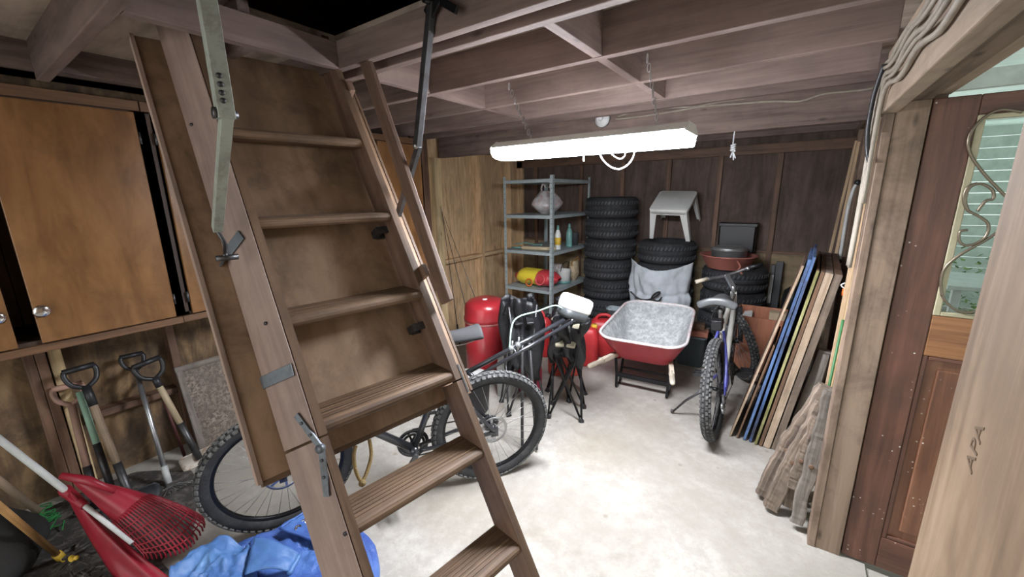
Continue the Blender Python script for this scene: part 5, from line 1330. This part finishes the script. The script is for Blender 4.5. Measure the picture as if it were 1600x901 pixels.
# red snow shovel and red leaf rake lying to the lower left
def quadm(b, P, thick): pass
pole0, pole1, pole2 = at(-30, 662, 0, -2.62), at(110, 772, 2, .36), at(206, 848, 2, .16)
ld_ = atd(-40, 655, 1.62)
t = thing('snow_shovel', 'red plastic snow shovel with a long pale grey pole lying at the lower left', 'shovel', (pole2.x, pole2.y, 0))
p_top = atd(-60, 640, 1.62); p_mid = atd(110, 772, 1.72); p_low = atd(206, 848, 1.66)
b = MB(); b.tube([p_top, p_mid, p_mid+(p_low-p_mid)*.15, p_low], [.0125, .0125, .010, .008], 12); b.build('pole', 'pale_grey', t)
def pl(x, y, z): return at(x, y, 2, z)
rowA = [pl(106, 773, .40), pl(146, 818, .27), pl(192, 868, .13), pl(248, 918, .03)]
rowB = [pl(110, 769, .42), pl(158, 803, .27), pl(212, 856, .14), pl(285, 912, .03)]
rowC = [pl(104, 776, .38), pl(132, 828, .22), pl(168, 885, .08), pl(205, 935, .02)]
RA, RB, RC = spline(rowC, 6), spline(rowA, 6), spline(rowB, 6)
b = MB()
def shf(u, v):
    i = min(len(RA)-1, int(round(u*(len(RA)-1)))); p = RA[i]*(1-v)**2+(RB[i]*2-RA[i]*.5-RC[i]*.5)*2*v*(1-v)+RC[i]*v*v
    p = p+V((0, 0, .012*math.sin(v*PI*4)*u-.03*u)); p.z = max(p.z, .012); return p
b.grid(shf, len(RA)-1, 16, .005); b.build('scoop', 'red_plastic', t)
b = MB(); b.tube(spline([p_mid+(p_low-p_mid)*f for f in (-.12, .05, .25)], 4), [.019, .022, .022, .02, .02, .019, .018, .017, .016][:9], 12); b.build('pole_socket', 'red_plastic', t)
# leaf rake fan
t = thing('leaf_rake', 'red plastic leaf rake head with a grid of slotted tines beside the blue tarp', 'rake', (-2.35, .38, 0))
n0 = pl(128, 786, .36)
e_pts = spline([pl(226, 892, .035), pl(252, 891, .03), pl(280, 884, .03), pl(302, 868, .03), pl(318, 842, .03), pl(316, 830, .04)], 8)
s_pts = spline([pl(112, 778, .385), pl(114, 777, .388), pl(116, 776, .39), pl(118, 775, .39), pl(120, 774, .39), pl(122, 773, .39)], 8)
m_pts = spline([pl(182, 846, .17), pl(196, 836, .21), pl(212, 822, .23), pl(226, 810, .24), pl(238, 802, .23), pl(243, 800, .21)], 8)
K = len(e_pts)
FZ = V((.01, .01, .085))
def fan(u, i): return FZ+s_pts[i]*(1-u)**2+(m_pts[i]*2-s_pts[i]*.5-e_pts[i]*.5)*2*u*(1-u)+e_pts[i]*u*u
b = MB(); b.grid(lambda u, v: fan(u*.50, int(round(v*(K-1)))), 12, K-1, .004); hd_ = b.build('head', 'red_plastic', t)
b = MB()
for i in range(0, K, 2):
    b.tube([fan(.46+.54*j/7, i) for j in range(8)]+[fan(1, i)+V((.004, 0, -.02))], .0036, 6)
for u in (.58, .66, .74, .82, .90, .96):
    b.tube([fan(u, i) for i in range(K)], .0034, 6)
b.build('tines', 'red_plastic', t)
b = MB(); b.tube([fan(.0, K//2)+V((-.01, -.03, .03)), fan(.1, K//2)+V((0, 0, .012)), fan(.3, K//2)+V((0, 0, .008))], [.013, .018, .010], 12); b.build('neck', 'red_plastic', t)

# blue tarp heap
def tarp_h(x, y):
    d1 = math.exp(-(((x+1.86)/.17)**2+((y-.44)/.15)**2)*1.1); d2 = math.exp(-(((x+1.52)/.24)**2+((y-.52)/.18)**2)**2)
    return .155*d1+.085*d2
tp = thing('blue_tarp', 'crumpled blue tarpaulin folded on the floor at the foot of the ladder', 'tarp', (-1.75, .45, 0))
def crumple(p, k=1.0):
    r1 = 1-abs(nz(p.x*6+1.3, p.y*8, 1))*2.4; r2 = 1-abs(nz(p.x*15+p.y*6, p.y*15, 4))*2.2; r3 = 1-abs(nz(p.x*33, p.y*31, 14))*2
    return k*(.030*r1+.017*r2+.007*r3-.02)
def slab(outline, z0, z1, mat, name, k=1.0, rim=.02, tilt=(0, 0), n=30, par=None):
    oc = spline(outline, 6, True); NO = len(oc); cen = V((sum(p.x for p in oc)/NO, sum(p.y for p in oc)/NO, 0))
    def tf(u, v):
        q = oc[int(round(u*NO)) % NO]; w = 1.0 if v <= .86 else 1.0
        if v <= .80: r = v/.80*.97; z = z1
        else:
            a = (v-.80)/.20; r = .97+.03*math.sin(a*PI); z = z1+(z0-z1)*(1-math.cos(a*PI))/2
        p = cen+(q-cen)*r+V((.025, -.035, 0)); f = 1-max(0, (v-.80)/.20)
        return V((p.x, p.y, max(.004, z+(crumple(p, k)+tilt[0]*(p.x-cen.x)+tilt[1]*(p.y-cen.y))*(.25+.75*f))))
    b = MB(); b.grid(tf, NO, n); return b.build(name, mat, par or tp)
base = [pl(300, 880, 0), pl(345, 862, 0), pl(388, 852, 0), pl(440, 836, 0), pl(488, 806, 0), pl(545, 820, 0), pl(590, 850, 0), pl(598, 910, 0), pl(560, 965, 0), pl(420, 985, 0), pl(310, 960, 0)]
slab(base, 0, .055, 'tarp', 'tarp_body', 1.0)
mid = [pl(400, 846, .06), pl(446, 820, .06), pl(486, 800, .06), pl(548, 818, .06), pl(580, 850, .06), pl(585, 905, .06), pl(500, 935, .06), pl(430, 920, .06)]
slab(mid, .06, .095, 'tarp', 'folded_layer', .55)
lump = [pl(285, 900, .05), pl(300, 868, .05), pl(330, 846, .05), pl(372, 838, .05), pl(400, 850, .05), pl(410, 880, .05), pl(395, 930, .05), pl(330, 950, .05), pl(290, 930, .05)]
lump = [p+V((.085, -.025, 0)) for p in lump]
slab(lump, .03, .155, 'tarp_light', 'bunched_fold', 1.25)
fa, fb, fc, fd = pl(398, 843, .185), pl(384, 902, .15), pl(452, 902, .12), pl(468, 874, .13)
def flap(u, v):
    p = (fa*(1-u)+fd*u)*(1-v)+(fb*(1-u)+fc*u)*v
    return p+V((0, 0, .03*math.sin(u*PI*.8)+.008*nz(u*4, v*4, 2)+.012))
b = MB(); b.grid(flap, 16, 12, .004); b.tube([flap(1, v/8)+V((.004, 0, -.008)) for v in range(9)], .010, 8); b.build('folded_flap', 'tarp_light', tp)
h0, h1, h2, h3 = pl(438, 828, .115), pl(481, 800, .11), pl(548, 820, .10), pl(505, 852, .11)
def hem(u, v): return (h0*(1-u)+h1*u)*(1-v)+(h3*(1-u)+h2*u)*v+V((0, 0, .012+.007*nz(u*7, v*7, 7)))
b = MB(); b.grid(hem, 14, 12, .004); b.tube([hem(u/8, 0) for u in range(9)], .006, 6); b.tube([hem(0, v/8) for v in range(9)], .007, 6); hm = b.build('hem', 'tarp', tp)
b = MB()
for u, v in ((.20, .30), (.50, .22), (.80, .16)):
    c = hem(u, v)+V((0, 0, .002)); b.ring([(.013, 0), (.013, .003), (.0065, .003), (.0065, 0)], c, (.1, -.1, 1), 20); b.lathe([(.0065, .001), (0, .001)], c, (.1, -.1, 1), 12)
b.build('grommets', 'chrome', hm)

# dark sack, handles, twine and clutter at the lower left corner
t = thing('dark_sack', 'bulging charcoal sack at the bottom left corner', 'sack', (-2.42, -.02, 0))
c = pl(20, 905, .0); b = bag_mb((c.x-.02, c.y-.08, 0), .20, .21, .34, .55, 21, .10, 36, 14); b.build('sack_body', 'sack_dark', t)
for (x0, y0, d0, x1, y1, d1, r, mt, l) in ((-60, 705, 1.80, 98, 828, 2.20, .016, 'handle_wood', 'grey-brown wooden tool handle lying above the charcoal sack'), (-60, 742, 1.42, 92, 868, 1.82, .0125, 'handle_orange', 'orange wooden handle with a yellow end lying on the charcoal sack')):
    A, B = atd(x0, y0, d0), atd(x1, y1, d1); t = thing('tool_handle', l, 'tool handle', (B.x, B.y, 0))
    b = MB(); b.tube([A, B], r, 10); b.build('shaft', mt, t)
    b = MB(); d = (B-A).normalized(); b.tube([B-d*.02, B+d*.03], r*1.35, 10); b.tube([B, V((B.x+.02, B.y+.01, .006))], r*.5, 8)
    b.build('end_cap', 'yellow' if mt == 'handle_orange' else 'dark_steel', t)
    if mt == 'handle_orange':
        b = MB(); q = pl(112, 872, .08); b.ball(q, .014, 10, 8, (1.8, .8, .6)); b.ball(q+V((.022, .012, .006)), .010, 8, 6); b.build('yellow_end', 'yellow', t)
b = MB()
for i in range(6):
    p = pl(62+i*4, 800+i*5, .03); pts_ = [p+V((rnd.uniform(-.05, .05), rnd.uniform(-.05, .05), rnd.uniform(-.008, .03))) for _ in range(5)]; tw = (tw if i else [])+pts_
b.tube(spline(tw, 5), .003, 5)
o = b.build('green_twine', 'green_line'); tag(o, 'tangle of green twine beside the charcoal sack', 'twine')
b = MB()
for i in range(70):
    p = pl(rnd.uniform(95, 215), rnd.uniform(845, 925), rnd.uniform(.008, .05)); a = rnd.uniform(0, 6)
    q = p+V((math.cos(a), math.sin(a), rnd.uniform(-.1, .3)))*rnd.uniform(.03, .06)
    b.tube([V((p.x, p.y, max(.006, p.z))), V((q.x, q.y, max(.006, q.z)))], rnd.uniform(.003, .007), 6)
dirt = [pl(x, y, .003) for x, y in ((-60, 812), (40, 770), (70, 745), (120, 742), (190, 738), (250, 735), (300, 738), (318, 765), (305, 800), (300, 845), (250, 880), (290, 930), (150, 1010), (-60, 1000))]  # dark floor sheet, its colour standing in for ladder shade as well as litter
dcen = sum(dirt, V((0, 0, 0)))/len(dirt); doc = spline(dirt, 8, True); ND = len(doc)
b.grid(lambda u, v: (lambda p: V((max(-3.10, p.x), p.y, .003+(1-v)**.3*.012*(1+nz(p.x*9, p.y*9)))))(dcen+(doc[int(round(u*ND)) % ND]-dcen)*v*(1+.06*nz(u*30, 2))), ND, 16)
o = b.build('scraps_and_shade', 'clutter_shade'); tag(o, 'dark patch of dirt and painted shade with metal bits and twigs under the wall tools', 'scraps', kind='stuff')

# ================================================================== BOARDS leaning on the right wall
def lean_board(name, label, bot_px, top_px, length, thick, mat, top_x, edge=None, group=None, skew=0.035, dy=0):
    """sheet on edge: near lower corner on the floor at BOT_PX, near upper corner at TOP_PX (x=top_x), running away along the wall by LENGTH"""
    B = at(*bot_px, 2, 0.0); r = ray(*top_px)
    T = at(*top_px, 1, B.y+dy)
    d = T-B; L = d.length; d.normalize()
    yv = V((skew, 1, 0)).normalized(); n = yv.cross(d).normalized()
    if n.x < 0: n = -n
    t = thing(name, label, 'board', (B.x, B.y, 0), group=group)
    lift = n*0.0
    # thickness goes to +x (towards the wall); lower edge rests on the floor
    b = MB(); q = [B, B+n*thick, T+n*thick, T]
    zmin = min(p.z for p in q); q = [p-V((0, 0, zmin-.001)) for p in q]
    vs = q+[p+yv*length for p in q]
    fs = [(0, 1, 2, 3), (7, 6, 5, 4), (0, 4, 5, 1), (1, 5, 6, 2), (2, 6, 7, 3), (3, 7, 4, 0)]
    gc = [V(((p-B).dot(d), (p-B).dot(yv), (p-B).dot(n))) for p in vs]
    b.add(vs, fs, gc=gc); o = b.build('board', mat, t, bevel=.002)
    if edge:
        e = MB(); dd = .0015
        vs2 = [p-yv*dd+d*(.002 if i < 2 else -.002) for i, p in enumerate(q)]; vs2 += [p-yv*.0002+d*(.002 if i < 2 else -.002) for i, p in enumerate(q)]
        e.add(vs2, fs, gc=[V(((p-B).dot(d), (p-B).dot(yv), (p-B).dot(n))) for p in vs2]); e.build('cut_edge', edge, o)
    return t
G = 'boards leaning on the right wall'
lean_board('leaning_board', 'pale reddish-edged sheet of wood, outermost of the leaning stack', (1139, 681), (1253, 415), .55, .012, 'plank_brown', .2, 'plank_edge', G)
lean_board('leaning_board', 'short dark brown board just behind the outermost pale sheet', (1150, 684), (1208, 540), .45, .010, 'plank_brown', .2, 'plank_brown', G)
lean_board('leaning_board', 'blue painted board, left one of the blue pair', (1160.5, 687), (1263, 406), .60, .015, 'blue_paint', .2, 'blue_paint', G)
lean_board('leaning_board', 'blue painted board, right one of the blue pair next to the olive edge', (1169.5, 690), (1270, 402), .70, .015, 'blue_paint', .2, 'blue_paint', G)
lean_board('leaning_board', 'board with an olive green painted edge', (1178, 694), (1276, 423), .95, .014, 'plank_brown', .2, 'green_paint', G)
lean_board('leaning_board', 'brown board between the olive edge and the pale plywood edge', (1185, 696), (1283, 425), .95, .018, 'plank_brown', .2, 'plank_brown', G)
lean_board('leaning_board', 'thick plywood sheet with a pale cut edge', (1192, 698), (1290, 427), .95, .036, 'plank_old', .2, 'plank_edge', G)
lean_board('leaning_board', 'innermost dark sheet of the leaning stack nearest the wall', (1205, 701), (1304, 429), .95, .036, 'plank_brown', .2, 'plank_old', G)
lean_board('weathered_plank', 'short grey weathered plank leaning in front of the dark gap', (1221, 697), (1279, 549), .05, .075, 'plank_grey', .2, None, G)
lean_board('weathered_plank', 'grey weathered plank with a notched top beside the shorter grey plank', (1241, 708), (1286, 555), .04, .03, 'plank_grey', .2, None, G)
# rough live-edge boards in front
def rough(label, pts, w, th, mat, ypl, seed, up=(0, 1, 0)):
    P = [at(x, y, 1, yy) for x, y, yy in pts]
    P[0].z = max(.02, P[0].z)
    t = thing('rough_board', label, 'board', (P[0].x, P[0].y, 0), group='rough old boards by the door post')
    b = MB(); C = spline(P, 14); k = len(C); vs = []; gs = []; n = 12
    d, s, u = frame_of(C[-1]-C[0], up); L = 0
    for i, c in enumerate(C):
        if i: L += (c-C[i-1]).length
        for j in range(n):
            a = 2*PI*j/n; ca, sa = math.cos(a), math.sin(a)
            ca = math.copysign(abs(ca)**.35, ca); sa = math.copysign(abs(sa)**.35, sa)
            wob = 1+.34*nz(i*.17, seed, round(ca))+.16*nz(i*.45, seed+5, j*.7)
            q = c+s*(ca*w/2*wob)+u*(sa*th/2*(1+.2*nz(i*.8, j*.5, seed+9)))
            q.z = max(q.z, .002); vs.append(q); gs.append(V((L, ca*w, sa*th)))
    fs = [(i*n+j, i*n+(j+1) % n, (i+1)*n+(j+1) % n, (i+1)*n+j) for i in range(k-1) for j in range(n)]+[tuple(range(n-1, -1, -1)), tuple((k-1)*n+j for j in range(n))]
    b.add(vs, fs, False, gs); b.build('board', mat, t)
    b = MB(); 
    for f in (.45,):
        c = C[int(f*(k-1))]; b.lathe([(.012, -th*.62), (.009, -th*.68), (0, -th*.66)], c, u, 9)
    b.build('knot', 'plank_brown', t)
    return t
rough('rough bark-edged board leaning outermost in front of the door post', ((1192, 772, 2.26), (1220, 715, 2.29), (1255, 660, 2.32), (1293, 603, 2.36)), .075, .06, 'plank_old', 0, 1)
rough('rough split board leaning just inside the outermost bark-edged one', ((1204, 792, 2.18), (1230, 735, 2.20), (1260, 680, 2.23), (1288, 628, 2.26)), .07, .05, 'plank_old', 0, 2)
rough('short bent rough piece hanging between the two split boards and the post', ((1232, 790, 2.20), (1238, 755, 2.215), (1244, 725, 2.23), (1252, 690, 2.25)), .05, .04, 'plank_old', 0, 3)
rough('long rough dark board closest to the pale door post strip', ((1244, 815, 2.115), (1262, 745, 2.13), (1280, 680, 2.15), (1300, 610, 2.17)), .055, .035, 'plank_grey', 0, 4)
rough('knobbly rounded rough stick beside the long dark board', ((1238, 762, 2.15), (1248, 728, 2.16), (1262, 690, 2.17), (1276, 652, 2.19)), .045, .035, 'plank_old', 0, 5)
t = thing('wooden_crate', 'shallow grey wooden crate on the floor behind the rough boards', 'crate', (.12, 2.34, 0))
b = MB(); b.box(.03, .20, 2.30, 2.31, 0, .07); b.box(.03, .20, 2.42, 2.43, 0, .07); b.box(.03, .04, 2.30, 2.43, 0, .07); b.box(.19, .20, 2.30, 2.43, 0, .07); b.box(.03, .20, 2.30, 2.43, 0, .008); b.build('crate_body', 'plank_grey', t, bevel=.002)
# long strips and stakes against the wall
def stick(name, label, cat, p0, p1, w, th, mat, group=None):
    b = MB(); b.beam(p0, p1, w, th, (1, 0, 0)); o = b.build(name, mat, bevel=.002); tag(o, label, cat, group); return o
G2 = 'long wooden strips stood against the right wall'
stick('wood_strip', 'tall pale strip of wood leaning against the right wall studs, farthest back', 'strip', (.24, 3.86, .012), (.295, 3.88, 1.93), .035, .018, 'post_light', G2)
stick('wood_strip', 'tall yellowish strip of wood leaning beside the farthest pale strip', 'strip', (.18, 3.98, .012), (.290, 4.0, 1.95), .035, .018, 'post_light', G2)
stick('wood_strip', 'tall pinkish strip of wood standing closest to the door post', 'strip', (.215, 2.44, .012), (.25, 2.46, 1.98), .025, .018, 'post_light', G2)
stick('wood_strip', 'second tall pale strip from the door post', 'strip', (.235, 2.54, .012), (.27, 2.56, 1.98), .03, .018, 'stud_light', G2)
for i, (a, c, l) in enumerate((((1296, 600), (1313, 520), 'left one of the two green garden stakes'), ((1303, 604), (1322, 528), 'right one of the two green garden stakes'))):
    A, B = at(*a, 1, 2.40+.03*i), at(*c, 1, 2.42+.03*i); d = B-A; A = A-d*((A.z-.01)/d.z); 
    o = MB().tube([A, B+d*.25], .006, 7).build('garden_stake', 'green_rod'); tag(o, l, 'stake')
A, B = at(1311, 408, 1, 3.75), at(1340, 285, 1, 3.75)
t = thing('grey_pipe', 'thin grey bent pipe hanging on the right wall above the leaning boards', 'pipe', tuple(A)); 
b = MB(); b.tube(spline([A, at(1316, 380, 1, 3.75), at(1324, 330, 1, 3.75), at(1333, 297, 1, 3.75), B], 6), .011, 8); b.build('pipe', 'pale_grey', t)
b = MB(); b.ball(A, .02, 8, 6); b.ball(B, .02, 8, 6); b.build('pipe_end', 'black_plastic', t)
A = at(1322, 468, 1, 2.62)
t = thing('hose_fitting', 'orange and white hose fitting hung with string among the wall strips', 'fitting', tuple(A))
b = MB(); b.cyl(A+V((0, 0, .02)), A+V((.0, 0, .055)), .022, 12); b.build('orange_collar', 'orange', t)
b = MB(); b.cyl(A+V((0, 0, -.03)), A+V((0, 0, .02)), .014, 12); b.tube(spline([A+V((0, 0, -.03)), A+V((-.012, 0, -.07)), A+V((.012, 0, -.10))], 5), .005, 6); b.tube(spline([A+V((0, 0, .05)), A+V((-.03, 0, .075)), A+V((.02, 0, .09)), A+V((.015, 0, .0)), A+V((0, 0, -.09))], 5), .0035, 6); b.build('white_nozzle', 'white_plastic', t)
